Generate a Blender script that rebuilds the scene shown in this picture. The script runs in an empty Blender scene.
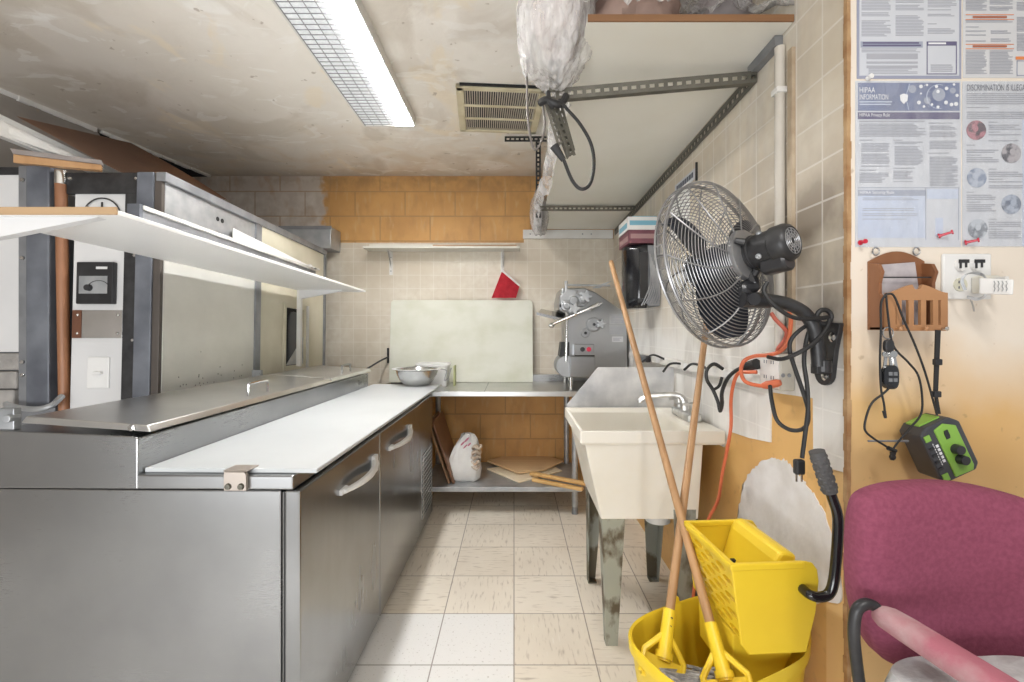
import bpy, bmesh, math, random
from mathutils import Vector, Matrix, noise
random.seed(7)
R = math.radians
C = bpy.context.scene.collection
SC = bpy.context.scene
# ------------------------------------------------------------------ camera, world, lights, exposure
F, VX, VY, H = 455.0, 514.0, 330.0, 1.25        # focal length in pixels, vanishing point, eye height
cam_d = bpy.data.cameras.new('camera'); cam = bpy.data.objects.new('camera', cam_d); C.objects.link(cam)
cam.location = (0, 0, H); cam.rotation_euler = (R(90), 0, 0)
cam_d.sensor_width = 36.0; cam_d.lens = 36.0 * F / 1024
cam_d.shift_x = (512 - VX) / 1024; cam_d.shift_y = (VY - 341) / 1024
cam_d.clip_start = .02
SC.camera = cam
w = bpy.data.worlds.new('world'); SC.world = w; w.use_nodes = True
w.node_tree.nodes['Background'].inputs[0].default_value = (.98, .99, 1.0, 1)
w.node_tree.nodes['Background'].inputs[1].default_value = .46
SC.view_settings.view_transform = 'Standard'; SC.view_settings.look = 'None'
SC.view_settings.exposure = 0.12; SC.view_settings.gamma = 1.0
SC.view_settings.use_curve_mapping = False
TUBE_POWER = 100.0                                # emission of the lit half of the ceiling light
def area(name, loc, sx, sy, power, col=(1, .985, .965), aim=None):
    l = bpy.data.lights.new(name, 'AREA'); l.shape = 'RECTANGLE'; l.size = sx; l.size_y = sy
    l.energy = power; l.color = col
    o = bpy.data.objects.new(name, l); C.objects.link(o); o.location = loc
    if aim: o.rotation_euler = (Vector(aim) - Vector(loc)).to_track_quat('-Z', 'Y').to_euler()
    return o
area('rear_ceiling_lamp', (.45, -.55, 2.43), .22, 1.2, 24)   # the same kind of ceiling lamp, behind the camera
area('ceiling_fill_light', (-1.2, -1.2, .75), 2.2, .9, 56, (.97, .985, 1), (-1.25, 1.5, 2.6))   # added fill light behind the camera, aimed up to brighten the ceiling
# ------------------------------------------------------------------ helpers
ORG = {}
def P(px, py, Y): return Vector(((px - VX) * Y / F, Y, H - (py - VY) * Y / F))
def tag(o, label, cat, group=None):
    o['label'] = label; o['category'] = cat
    if group: o['group'] = group
    return o
def thing(name, label, cat, loc=(0, 0, 0), rot=(0, 0, 0), group=None):
    o = bpy.data.objects.new(name, None); C.objects.link(o)
    o.empty_display_size = .05
    o.location = loc; o.rotation_euler = rot; ORG[o] = Vector(loc)
    return tag(o, label, cat, group)
def obj(name, bm, m, parent=None, loc=None, rot=None, bevel=0, smooth=False, seg=2, label=None, angle=35):
    """one mesh object; coordinates are written in the room's frame, the parent's rotation turns them about its base"""
    org = ORG[parent] if parent else Vector(loc or (0, 0, 0))
    bmesh.ops.recalc_face_normals(bm, faces=bm.faces)
    bm.transform(Matrix.Translation(-org))
    me = bpy.data.meshes.new(name); bm.to_mesh(me); bm.free()
    for mm in (m if isinstance(m, (list, tuple)) else [m]): me.materials.append(mm)
    o = bpy.data.objects.new(name, me); C.objects.link(o); ORG[o] = org
    if parent: o.parent = parent
    else:
        o.location = org
        if rot: o.rotation_euler = rot
    if smooth:
        for p in me.polygons: p.use_smooth = True
        if angle:
            try: me.set_sharp_from_angle(angle=R(angle))
            except Exception: pass
    if bevel:
        b = o.modifiers.new('bevel', 'BEVEL'); b.width = bevel; b.segments = seg; b.limit_method = 'ANGLE'; b.angle_limit = R(40)
    if label: o['label'] = label
    return o
def struct(name, bm, m, parent=None, **k):
    o = obj(name, bm, m, parent, **k)
    if not parent: o['kind'] = 'structure'
    return o
def copy_tree(o, parent=None):
    c = o.copy(); C.objects.link(c)
    if parent: c.parent = parent
    ORG[c] = ORG[o]
    for ch in list(o.children): copy_tree(ch, c)
    return c
def B(): return bmesh.new()
def box(bm, x0, x1, y0, y1, z0, z1, mx=None, mi=0):
    v = [bm.verts.new((x, y, z)) for x in (x0, x1) for y in (y0, y1) for z in (z0, z1)]
    if mx: 
        for q in v: q.co = mx @ q.co
    for f in ((0, 1, 3, 2), (4, 6, 7, 5), (0, 4, 5, 1), (2, 3, 7, 6), (0, 2, 6, 4), (1, 5, 7, 3)):
        bm.faces.new([v[i] for i in f]).material_index = mi
    return bm
def prism(bm, pts, axis, a, b, mx=None, mi=0):
    """outline pts (2D) swept from a to b along axis"""
    def at(p, t):
        q = {'x': (t, p[0], p[1]), 'y': (p[0], t, p[1]), 'z': (p[0], p[1], t)}[axis]
        return mx @ Vector(q) if mx else Vector(q)
    A = [bm.verts.new(at(p, a)) for p in pts]; D = [bm.verts.new(at(p, b)) for p in pts]
    n = len(pts)
    fs = [bm.faces.new(A), bm.faces.new(D[::-1])]
    for i in range(n): fs.append(bm.faces.new((A[i], A[(i + 1) % n], D[(i + 1) % n], D[i])))
    for f in fs: f.material_index = mi
    return bm
def hexa(bm, p):
    """eight corners: four of the one face, four of the other"""
    v = [bm.verts.new(q) for q in p]
    for f in ((0, 1, 2, 3), (7, 6, 5, 4), (0, 4, 5, 1), (1, 5, 6, 2), (2, 6, 7, 3), (3, 7, 4, 0)): bm.faces.new([v[i] for i in f])
    return bm
def slab(bm, quad, t):
    """a sheet through four corners with thickness t"""
    q = [Vector(a) for a in quad]; n = (q[1] - q[0]).cross(q[3] - q[0]).normalized() * t
    return hexa(bm, q + [a + n for a in q])
def spline(pts, n=8):
    pts = [Vector(p) for p in pts]; out = []
    e = [2 * pts[0] - pts[1]] + pts + [2 * pts[-1] - pts[-2]]
    for i in range(1, len(e) - 2):
        a, b, c, d = e[i - 1:i + 3]
        for k in range(n):
            t = k / n
            out.append(.5 * (2 * b + (c - a) * t + (2 * a - 5 * b + 4 * c - d) * t * t + (3 * b - a - 3 * c + d) * t ** 3))
    out.append(pts[-1]); return out
def tube(bm, pts, r, seg=8, cap=True, closed=False, mi=0, flat=None):
    pts = [Vector(p) for p in pts]; n = len(pts); rings = []
    rr = r if isinstance(r, (list, tuple)) else [r] * n
    t0 = (pts[1] - pts[0]).normalized()
    u = t0.orthogonal().normalized()
    for i in range(n):
        if closed: t = (pts[(i + 1) % n] - pts[i - 1]).normalized()
        elif i == 0: t = t0
        elif i == n - 1: t = (pts[-1] - pts[-2]).normalized()
        else: t = ((pts[i + 1] - pts[i]).normalized() + (pts[i] - pts[i - 1]).normalized()).normalized()
        u = (u - t * u.dot(t)); u = u.normalized() if u.length > 1e-6 else t.orthogonal().normalized()
        v = t.cross(u)
        ring = []
        for k in range(seg):
            a = 2 * math.pi * k / seg
            ring.append(bm.verts.new(pts[i] + (u * math.cos(a) + v * math.sin(a)) * rr[i]))
        rings.append(ring)
    for i in range(n if closed else n - 1):
        a, b = rings[i], rings[(i + 1) % n]
        off = 0
        if closed and i == n - 1:
            off = min(range(seg), key=lambda o: (a[0].co - b[o].co).length)
        for k in range(seg):
            bm.faces.new((a[k], a[(k + 1) % seg], b[(k + 1 + off) % seg], b[(k + off) % seg])).material_index = mi
    if cap and not closed:
        bm.faces.new(rings[0][::-1]).material_index = mi; bm.faces.new(rings[-1]).material_index = mi
    return bm
def rod(bm, a, b, r0, r1=None, seg=12, mi=0): return tube(bm, [a, b], [r0, r0 if r1 is None else r1], seg, mi=mi)
def lathe(bm, prof, mx=None, seg=32, mi=0):
    """profile (r, z) turned about local z"""
    rings = []
    for r, z in prof:
        if r < 1e-6: rings.append([bm.verts.new((0, 0, z))])
        else: rings.append([bm.verts.new((r * math.cos(2 * math.pi * k / seg), r * math.sin(2 * math.pi * k / seg), z)) for k in range(seg)])
    for a, b in zip(rings, rings[1:]):
        for k in range(seg):
            j = (k + 1) % seg
            q = [a[k % len(a)], a[j % len(a)], b[j % len(b)], b[k % len(b)]]
            q = [x for i, x in enumerate(q) if x not in q[:i]]
            if len(q) > 2: bm.faces.new(q).material_index = mi
    if mx:
        for ring in rings:
            for v in ring: v.co = mx @ v.co
    return bm
def loft(bm, rings, closed_ends=(True, True), mi=0):
    vs = [[bm.verts.new(p) for p in r] for r in rings]
    n = len(vs[0])
    for a, b in zip(vs, vs[1:]):
        for k in range(n): bm.faces.new((a[k], a[(k + 1) % n], b[(k + 1) % n], b[k])).material_index = mi
    if closed_ends[0]: bm.faces.new(vs[0][::-1]).material_index = mi
    if closed_ends[1]: bm.faces.new(vs[-1]).material_index = mi
    return bm
def grid(bm, fn, nu, nv, mi=0):
    vs = [[bm.verts.new(fn(i / nu, j / nv)) for j in range(nv + 1)] for i in range(nu + 1)]
    for i in range(nu):
        for j in range(nv): bm.faces.new((vs[i][j], vs[i + 1][j], vs[i + 1][j + 1], vs[i][j + 1])).material_index = mi
    return bm
def axis_mx(o, z, x=None):
    """matrix at o whose local z points along z"""
    z = Vector(z).normalized(); x = Vector(x) if x else z.orthogonal()
    x = (x - z * x.dot(z)).normalized(); y = z.cross(x)
    m = Matrix((x, y, z)).transposed().to_4x4(); m.translation = Vector(o); return m
def super_ring(cx, cy, z, a, b, n=4, seg=48, rot=0):
    out = []
    for k in range(seg):
        t = 2 * math.pi * k / seg; c, s = math.cos(t), math.sin(t)
        x = a * math.copysign(abs(c) ** (2 / n), c); y = b * math.copysign(abs(s) ** (2 / n), s)
        out.append(Vector((cx + x * math.cos(rot) - y * math.sin(rot), cy + x * math.sin(rot) + y * math.cos(rot), z)))
    return out
def lettering(text, x, z, y, height, width=None, spacing=1.0):
    """raised flat letters on a wall that faces the room along -Y; left-bottom corner x, z"""
    cu = bpy.data.curves.new('letters', 'FONT'); cu.body = text; cu.size = 1; cu.space_character = spacing
    cu.extrude = 0
    t = bpy.data.objects.new('letters', cu); C.objects.link(t)
    dg = bpy.context.evaluated_depsgraph_get(); me = bpy.data.meshes.new_from_object(t.evaluated_get(dg))
    bm = B(); bm.from_mesh(me)
    bpy.data.objects.remove(t); bpy.data.meshes.remove(me); bpy.data.curves.remove(cu)
    xs = [v.co.x for v in bm.verts]; ys = [v.co.y for v in bm.verts]
    sx = (width / (max(xs) - min(xs))) if width else height / .7
    sy = height / (max(ys) - min(ys)); x0 = min(xs); y0 = min(ys)
    for v in bm.verts: v.co = Vector((x + (v.co.x - x0) * sx, y, z + (v.co.y - y0) * sy))
    return bm
def slotted(bm, a, b, w, nrm, pitch=.03, t=.003, flange=.03):
    """slotted steel angle from a to b: a perforated web (width w, facing nrm) and a plain flange"""
    a, b = Vector(a), Vector(b); L = (b - a).length; d = (b - a).normalized()
    n = Vector(nrm); n = (n - d * n.dot(d)).normalized(); s = d.cross(n)
    m = Matrix((d, s, n)).transposed().to_4x4(); m.translation = a
    box(bm, 0, L, -w / 2, -w * .17, 0, t, m); box(bm, 0, L, w * .17, w / 2, 0, t, m)
    k = int(L / pitch)
    for i in range(k + 1):
        x = i * pitch; box(bm, x, min(L, x + pitch * .42), -w * .17, w * .17, 0, t, m)
    if flange: box(bm, 0, L, w / 2 - t, w / 2, -flange, 0, m)
    return bm
# ------------------------------------------------------------------ materials (all procedural)
def mat(name, col, rough=.5, metal=0., col2=None, scale=6., detail=4., stretch=(1, 1, 1), lo=.35, hi=.7, bump=0., bscale=40., spec=.5, trans=0., alpha=1., emit=None, estr=0., coat=0., rvar=0.):
    m = bpy.data.materials.new(name); m.use_nodes = True; nt = m.node_tree; N = nt.nodes; L = nt.links
    b = N['Principled BSDF']
    b.inputs['Base Color'].default_value = (*col, 1); b.inputs['Roughness'].default_value = rough
    b.inputs['Metallic'].default_value = metal; b.inputs['Specular IOR Level'].default_value = spec
    b.inputs['Transmission Weight'].default_value = trans; b.inputs['Alpha'].default_value = alpha
    b.inputs['Coat Weight'].default_value = coat
    if emit: b.inputs['Emission Color'].default_value = (*emit, 1); b.inputs['Emission Strength'].default_value = estr
    tc = N.new('ShaderNodeTexCoord'); mp = N.new('ShaderNodeMapping'); mp.inputs['Scale'].default_value = stretch
    L.new(tc.outputs['Object'], mp.inputs['Vector'])
    if col2 or rvar:
        t = N.new('ShaderNodeTexNoise'); t.inputs['Scale'].default_value = scale; t.inputs['Detail'].default_value = detail
        L.new(mp.outputs[0], t.inputs['Vector'])
        mr = N.new('ShaderNodeMapRange'); mr.inputs[1].default_value = lo; mr.inputs[2].default_value = hi; mr.clamp = True
        L.new(t.outputs['Fac'], mr.inputs[0])
        if col2:
            mx = N.new('ShaderNodeMix'); mx.data_type = 'RGBA'
            mx.inputs[6].default_value = (*col, 1); mx.inputs[7].default_value = (*col2, 1)
            L.new(mr.outputs[0], mx.inputs[0]); L.new(mx.outputs[2], b.inputs['Base Color'])
        if rvar:
            ma = N.new('ShaderNodeMath'); ma.operation = 'MULTIPLY_ADD'; ma.inputs[1].default_value = rvar; ma.inputs[2].default_value = rough
            L.new(mr.outputs[0], ma.inputs[0]); L.new(ma.outputs[0], b.inputs['Roughness'])
    if bump:
        t2 = N.new('ShaderNodeTexNoise'); t2.inputs['Scale'].default_value = bscale; t2.inputs['Detail'].default_value = 3
        L.new(mp.outputs[0], t2.inputs['Vector'])
        bp = N.new('ShaderNodeBump'); bp.inputs['Strength'].default_value = bump; bp.inputs['Distance'].default_value = .01
        L.new(t2.outputs['Fac'], bp.inputs['Height']); L.new(bp.outputs[0], b.inputs['Normal'])
    return m
class G:
    """small node-graph writer for the bigger surfaces"""
    def __init__(s, name):
        s.m = bpy.data.materials.new(name); s.m.use_nodes = True; s.nt = s.m.node_tree; s.N = s.nt.nodes; s.L = s.nt.links
        s.b = s.N['Principled BSDF']; s.pos = s.N.new('ShaderNodeTexCoord').outputs['Object']
    def n(s, typ, **k):
        x = s.N.new('ShaderNode' + typ)
        for a, v in k.items(): setattr(x, a, v)
        return x
    def inp(s, x, i, v):
        if hasattr(v, 'is_linked') or hasattr(v, 'links'): s.L.new(v, x.inputs[i])
        else: x.inputs[i].default_value = (*v, 1) if isinstance(v, tuple) and len(v) == 3 and x.inputs[i].type == 'RGBA' else v
    def math(s, op, a, b=0., c=0.):
        x = s.n('Math', operation=op); s.inp(x, 0, a); s.inp(x, 1, b); s.inp(x, 2, c); return x.outputs[0]
    def noise(s, scale, detail=4., vec=None, stretch=None, dist=0.):
        v = vec or s.pos
        if stretch:
            mp = s.n('Mapping'); s.L.new(v, mp.inputs[0]); mp.inputs['Scale'].default_value = stretch; v = mp.outputs[0]
        x = s.n('TexNoise'); s.L.new(v, x.inputs['Vector']); x.inputs['Scale'].default_value = scale; x.inputs['Detail'].default_value = detail; x.inputs['Distortion'].default_value = dist
        return x.outputs['Fac']
    def ramp(s, v, lo, hi, a=0., b=1.):
        x = s.n('MapRange'); x.clamp = True; s.inp(x, 0, v); s.inp(x, 1, lo); s.inp(x, 2, hi); s.inp(x, 3, a); s.inp(x, 4, b); return x.outputs[0]
    def mix(s, f, a, b, mode='MIX'):
        x = s.n('Mix', data_type='RGBA', blend_type=mode); s.inp(x, 0, f); s.inp(x, 6, a); s.inp(x, 7, b); return x.outputs[2]
    def sep(s):
        x = s.n('SeparateXYZ'); s.L.new(s.pos, x.inputs[0]); return x.outputs
    def comb(s, a, b, c=0.):
        x = s.n('CombineXYZ'); s.inp(x, 0, a); s.inp(x, 1, b); s.inp(x, 2, c); return x.outputs[0]
    def brick(s, vec, w, h, mortar, offset=.5, scale=1., bias=0.):
        x = s.n('TexBrick', offset=offset, offset_frequency=2); s.L.new(vec, x.inputs['Vector']); x.inputs['Scale'].default_value = scale
        x.inputs['Mortar Size'].default_value = mortar; x.inputs['Mortar Smooth'].default_value = .3; x.inputs['Brick Width'].default_value = w; x.inputs['Row Height'].default_value = h
        x.inputs['Color1'].default_value = (0, 0, 0, 1); x.inputs['Color2'].default_value = (1, 1, 1, 1); x.inputs['Mortar'].default_value = (.5, .5, .5, 1); x.inputs['Bias'].default_value = bias
        return x.outputs['Color'], x.outputs['Fac']
    def bump(s, h, strength, dist=.01):
        x = s.n('Bump'); x.inputs['Strength'].default_value = strength; x.inputs['Distance'].default_value = dist; s.inp(x, 'Height', h); s.L.new(x.outputs[0], s.b.inputs['Normal'])
    def done(s, col, rough=.6, **k):
        s.inp(s.b, 'Base Color', col); s.inp(s.b, 'Roughness', rough)
        for a, v in k.items(): s.inp(s.b, a.replace('_', ' '), v)
        return s.m
OCHRE = (.66, .37, .13); OCHRE2 = (.53, .285, .095)
def m_block():                                        # painted concrete blocks of the back wall
    g = G('painted_block'); x, y, z = g.sep()
    v = g.comb(g.math('ADD', x, .07), g.math('ADD', z, .03)); c, f = g.brick(v, .405, .2, .006)
    n1 = g.noise(3.2, 6); n2 = g.noise(14, 6)
    o = g.mix(g.ramp(n1, .35, .7), OCHRE, OCHRE2); o = g.mix(g.ramp(g.noise(9, 8, stretch=(2.5, 1, .6)), .56, .68, 0, .6), o, (.62, .41, .20))
    gr = g.mix(g.ramp(n2, .35, .7), (.55, .49, .43), (.68, .63, .57))
    side = g.ramp(g.math('ADD', x, g.math('MULTIPLY', n2, .16)), -1.48, -1.44)        # unpainted at the left
    low = g.ramp(z, 1.0, 1.1, 1, 0)
    o = g.mix(g.math('MAXIMUM', side, low), gr, o)
    top_dark = g.math('MULTIPLY', g.ramp(z, 2.33, 2.46), g.ramp(n2, .38, .62, .25, 1))  # darker in patches towards the top of the wall
    o = g.mix(g.math('MULTIPLY', top_dark, .55), o, (.20, .12, .055))
    o = g.mix(g.math('MULTIPLY', f, .55), o, (.36, .22, .10))
    o = g.mix(g.ramp(g.noise(13, 8, stretch=(1, 1, .45)), .52, .68, 0, .38), o, (.40, .22, .085))
    g.bump(g.math('ADD', g.math('MULTIPLY', f, -1.), g.math('MULTIPLY', n2, .4)), .5, .008)
    return g.done(o, .6)
def m_tile(name, axis, dirt=1.):                      # small cream wall tiles
    g = G(name); x, y, z = g.sep(); u = {'x': x, 'y': y}[axis]
    c, f = g.brick(g.comb(u, g.math('ADD', z, .035)), .108, .108, .0032, offset=0.)
    n1 = g.noise(2.4, 5); n2 = g.noise(22, 6)
    base = g.mix(g.ramp(n1, .35, .68), (.74, .685, .585), (.60, .525, .415))
    base = g.mix(g.math('MULTIPLY', g.ramp(g.math('ADD', n2, g.math('MULTIPLY', c, .12)), .45, .75), .6), base, (.60, .52, .41))
    low = g.ramp(g.math('ADD', z, g.math('MULTIPLY', n1, .5)), 1.42, 1.72, 1, 0)
    if axis == 'y':
        base = g.mix(g.math('MULTIPLY', low, .85), base, (.82, .81, .79))
        base = g.mix(g.ramp(g.noise(6, 7, stretch=(1, 1, .35), dist=.6), .50, .66, 0, .5), base, (.46, .43, .39))
        sm = g.math('MULTIPLY', g.ramp(g.noise(3.5, 5), .42, .62), g.ramp(y, 1.30, 1.75, 1, .0))     # darker patches by the fan
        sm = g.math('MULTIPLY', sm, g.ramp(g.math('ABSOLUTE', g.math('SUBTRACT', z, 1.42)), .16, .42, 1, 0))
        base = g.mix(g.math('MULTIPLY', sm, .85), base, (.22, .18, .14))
    base = g.mix(g.math('MULTIPLY', f, .42), base, (.80, .765, .70) if axis == 'x' else (.88, .86, .82))
    g.bump(g.math('MULTIPLY', f, -1.), .25, .004)
    return g.done(base, .42)
def m_wall(name, a, b, sc=2.5):
    g = G(name); n1 = g.noise(sc, 5); n2 = g.noise(30, 5)
    o = g.mix(g.ramp(n1, .35, .68), a, b); o = g.mix(g.math('MULTIPLY', g.ramp(n2, .6, .72), .3), o, (.4, .24, .1))
    g.bump(g.noise(18, 4), .22, .006); return g.done(o, .5)
def m_poster_wall():                                  # pale ochre paint, scraped pale behind the posters
    g = G('poster_wall_paint'); x, y, z = g.sep(); n = g.noise(7, 6); n1 = g.noise(2, 3)
    o = g.mix(g.ramp(n1, .35, .7), (.75, .51, .245), (.67, .41, .155))
    up = g.ramp(g.math('ADD', g.math('ADD', z, g.math('MULTIPLY', n, .16)), g.math('MULTIPLY', x, .12)), 1.25, 1.47)
    o = g.mix(up, o, (.80, .72, .62)); o = g.mix(g.math('MULTIPLY', g.ramp(g.noise(40, 4), .66, .74), .4), o, (.35, .22, .1))
    g.bump(g.noise(14, 4), .2, .006); return g.done(o, .45)
def m_floor():
    g = G('vinyl_floor'); x, y, z = g.sep(); T = .3075
    u = g.math('DIVIDE', x, T); v = g.math('DIVIDE', g.math('SUBTRACT', y, 1.698), T)
    iu, iv = g.math('FLOOR', u), g.math('FLOOR', v)
    fu, fv = g.math('FRACT', u), g.math('FRACT', v)
    wn = g.n('TexWhiteNoise', noise_dimensions='2D'); g.L.new(g.comb(iu, iv), wn.inputs['Vector']); rnd = wn.outputs['Value']
    par = g.math('FLOORED_MODULO', g.math('ADD', iu, iv), 2.)
    sa = g.noise(16, 5, stretch=(5, .8, 1)); sb = g.noise(16, 5, stretch=(.8, 5, 1))
    st = g.n('Mix', data_type='FLOAT'); g.inp(st, 0, par); g.inp(st, 2, sa); g.inp(st, 3, sb); st = st.outputs[0]
    base = g.mix(rnd, (.82, .76, .66), (.75, .685, .58))
    base = g.mix(g.math('MULTIPLY', g.ramp(g.noise(1.6, 4), .4, .7), .35), base, (.50, .43, .34))
    base = g.mix(g.ramp(st, .56, .72, 0, .62), base, (.33, .265, .20))
    base = g.mix(g.ramp(st, .36, .26, 0, .5), base, (.80, .76, .68))
    wh = g.math('MULTIPLY', g.math('LESS_THAN', iv, .5), g.math('LESS_THAN', iu, -.5))     # the newer white tiles
    spk = g.mix(g.ramp(g.noise(90, 3), .62, .72, 0, .7), (.80, .79, .77), (.45, .42, .38))
    base = g.mix(wh, base, spk)
    e = g.math('MINIMUM', g.math('MINIMUM', fu, g.math('SUBTRACT', 1., fu)), g.math('MINIMUM', fv, g.math('SUBTRACT', 1., fv)))
    j = g.ramp(e, .004, .011, 1, 0)
    base = g.mix(g.math('MULTIPLY', j, .75), base, (.17, .13, .10))
    g.bump(j, .2, -.003); return g.done(base, g.ramp(st, .3, .7, .32, .5))
def m_ceiling():
    g = G('stained_ceiling'); x, y, z = g.sep()
    n1 = g.noise(1.3, 6, dist=.4); n2 = g.noise(5, 6, dist=.6); n3 = g.noise(40, 4)
    o = g.mix(g.ramp(n1, .36, .66), (.86, .825, .765), (.75, .70, .625))
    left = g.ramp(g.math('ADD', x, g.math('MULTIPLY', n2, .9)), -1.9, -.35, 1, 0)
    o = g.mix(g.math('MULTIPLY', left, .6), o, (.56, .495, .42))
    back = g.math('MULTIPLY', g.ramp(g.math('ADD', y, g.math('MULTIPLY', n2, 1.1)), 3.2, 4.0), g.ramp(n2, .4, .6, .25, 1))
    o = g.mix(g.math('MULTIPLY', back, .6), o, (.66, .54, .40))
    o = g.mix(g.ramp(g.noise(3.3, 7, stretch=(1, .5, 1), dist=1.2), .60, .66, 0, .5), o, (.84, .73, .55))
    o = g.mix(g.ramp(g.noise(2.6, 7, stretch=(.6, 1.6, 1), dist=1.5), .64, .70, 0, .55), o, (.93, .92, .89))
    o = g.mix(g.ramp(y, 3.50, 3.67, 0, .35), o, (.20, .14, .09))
    st = g.noise(2.1, 9, stretch=(1, .8, 1), dist=.9)
    o = g.mix(g.ramp(st, .53, .62, 0, .38), o, (.47, .40, .31))
    o = g.mix(g.ramp(g.noise(4.2, 9, stretch=(.8, 1.3, 1), dist=1.6), .60, .63, 0, .35), o, (.92, .91, .88))
    o = g.mix(g.ramp(g.noise(16, 5), .68, .71, 0, .6), o, (.36, .29, .22))
    g.bump(n2, .35, .02); return g.done(o, .7)
def m_steel(name, col=(.43, .435, .44), rough=.30, stretch=(1, 1, 40), blot=.12, var=.75, metal=1.):
    g = G(name); s = g.noise(26, 3, stretch=stretch); n = g.noise(2.6, 4)
    c = g.mix(g.ramp(n, .3, .7), col, tuple(k * var for k in col))
    c = g.mix(g.math('MULTIPLY', g.ramp(s, .4, .6), .10), c, tuple(k * .8 for k in col))
    r = g.math('ADD', g.math('MULTIPLY', s, .06), g.math('MULTIPLY', n, blot)); r = g.math('ADD', r, rough - .1)
    return g.done(c, r, Metallic=metal)
M = {}
M['steel'] = m_steel('brushed_steel'); M['steel_h'] = m_steel('brushed_steel_flat', (.70, .70, .69), .33, (40, 1, 1))
M['door_steel'] = m_steel('door_steel', (.39, .395, .40), .24, (1, 1, .05), .15)
M['galv'] = mat('galvanized', (.40, .42, .44), .45, .75, (.56, .57, .58), 14, 6, rvar=.15)
M['galv_dark'] = mat('galvanized_dark', (.24, .25, .265), .5, .6, (.34, .35, .37), 9, 6)
M['oven_panel'] = m_steel('oven_panel', (.80, .795, .75), .36, (.6, 1, 2), .2, .82, .35)
M['slate'] = mat('blue_grey_metal', (.115, .125, .15), .42, .3, (.21, .225, .255), 7, 7, rvar=.2)
M['black_metal'] = mat('black_metal', (.022, .022, .024), .4, .2, (.05, .05, .052), 20)
M['black_plastic'] = mat('black_plastic', (.018, .018, .02), .3, 0, (.035, .035, .038), 12)
M['gloss_black'] = mat('gloss_black', (.012, .013, .016), .12, 0, spec=.7)
M['dark'] = mat('dark_void', (.02, .02, .02), .9)
M['rubber'] = mat('black_rubber', (.02, .02, .021), .5)
M['grey_panel'] = mat('pale_grey_panel', (.66, .66, .665), .4, .05, (.72, .72, .72), 3)
M['cream_panel'] = mat('cream_panel', (.70, .66, .53), .4, 0, (.60, .56, .43), 5, 6)
M['cutboard'] = mat('white_cutting_board', (.54, .56, .57), .42, 0, (.49, .51, .52), 2.5, 6)
M['oldboard'] = mat('yellowed_cutting_board', (.69, .69, .60), .45, 0, (.59, .595, .475), 4, 7, (1, 1, 1.5), .45, .72)
M['white_lam'] = mat('white_laminate', (.90, .90, .89), .35, 0, (.86, .86, .845), 3)
M['cream_lam'] = mat('cream_laminate', (.77, .755, .69), .4, 0, (.72, .70, .62), 3)
M['white_plastic'] = mat('white_plastic', (.82, .82, .81), .35, 0, (.76, .755, .74), 8)
M['tub'] = mat('sink_plastic', (.84, .815, .75), .4, 0, (.77, .725, .625), 3, 6)
M['white_paint'] = mat('white_paint', (.78, .77, .745), .5, 0, (.70, .68, .64), 7)
M['wood'] = mat('pine', (.56, .33, .165), .5, 0, (.42, .225, .10), 10, 5, (1, 1, .12))
M['handle_wood'] = mat('mop_handle_wood', (.47, .275, .135), .5, 0, (.35, .195, .09), 16, 6, (1, 1, .12))
M['plywood'] = mat('raw_edge_wood', (.27, .135, .06), .6, 0, (.19, .09, .04), 14, 5, (.15, 1, 1))
M['edge_wood'] = mat('tan_edge_wood', (.46, .31, .175), .55, 0, (.37, .24, .13), 14, 5, (.15, 1, 1))
M['brown_board'] = mat('brown_board', (.20, .115, .078), .5, 0, (.40, .22, .13), 2.6, 6, (1, .6, 1), .42, .68)
M['peel_wood'] = mat('peel_wood', (.80, .58, .34), .5, 0, (.70, .47, .25), 7, 6, (.25, 3, 1))
M['peel_pale'] = mat('pale_peel_wood', (.88, .77, .58), .5, 0, (.80, .67, .47), 7, 6, (.25, 3, 1))
M['rack_wood'] = mat('rack_wood', (.27, .115, .05), .4, 0, (.18, .07, .03), 9, 5, (1, 1, .2))
M['rack_wood2'] = mat('rack_wood_light', (.45, .235, .11), .4, 0, (.35, .17, .075), 9, 5, (.2, 1, 1))
M['letter'] = mat('grey_card', (.42, .38, .40), .55, 0, (.52, .48, .49), 40)
M['yellow'] = mat('yellow_plastic', (.83, .60, .035), .38, 0, (.78, .54, .03), 6, 5)
M['strand'] = mat('mop_yarn', (.24, .235, .235), .9, 0, (.46, .45, .44), 60)
M['maroon'] = mat('maroon_fabric', (.215, .044, .085), .85, 0, (.265, .062, .112), 120, 3, bump=.12, bscale=260)
M['pink_pad'] = mat('worn_pink_fabric', (.36, .115, .15), .85, 0, (.42, .29, .29), 14, 6, lo=.42, hi=.66, bump=.1, bscale=260)
M['grey_fabric'] = mat('grey_fabric', (.36, .36, .37), .9, 0, (.55, .55, .55), 18, 6, bump=.2, bscale=120)
M['red_cloth'] = mat('red_cloth', (.72, .045, .07), .8, 0, (.58, .03, .05), 20, bump=.3, bscale=60)
M['white_cloth'] = mat('white_cloth', (.80, .79, .77), .8, 0, (.7, .69, .67), 12)
M['orange'] = mat('orange_cord', (.62, .145, .06), .45)
M['redcord'] = mat('red_cord', (.52, .12, .075), .5)
M['green'] = mat('green_plastic', (.25, .48, .08), .4, 0, (.22, .42, .065), 8)
M['fan_wire'] = mat('fan_wire', (.28, .28, .285), .38, .7, (.42, .42, .425), 10)
M['blade'] = mat('fan_blade', (.075, .085, .11), .35, .5)
M['dull_chrome'] = mat('dull_chrome', (.52, .52, .51), .36, .85, (.72, .71, .69), 40, 5)
M['chrome'] = mat('chrome', (.72, .72, .72), .18, 1., (.6, .6, .59), 8)
M['bracket'] = mat('slotted_bracket', (.105, .10, .08), .5, .4, (.16, .15, .125), 12)
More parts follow.
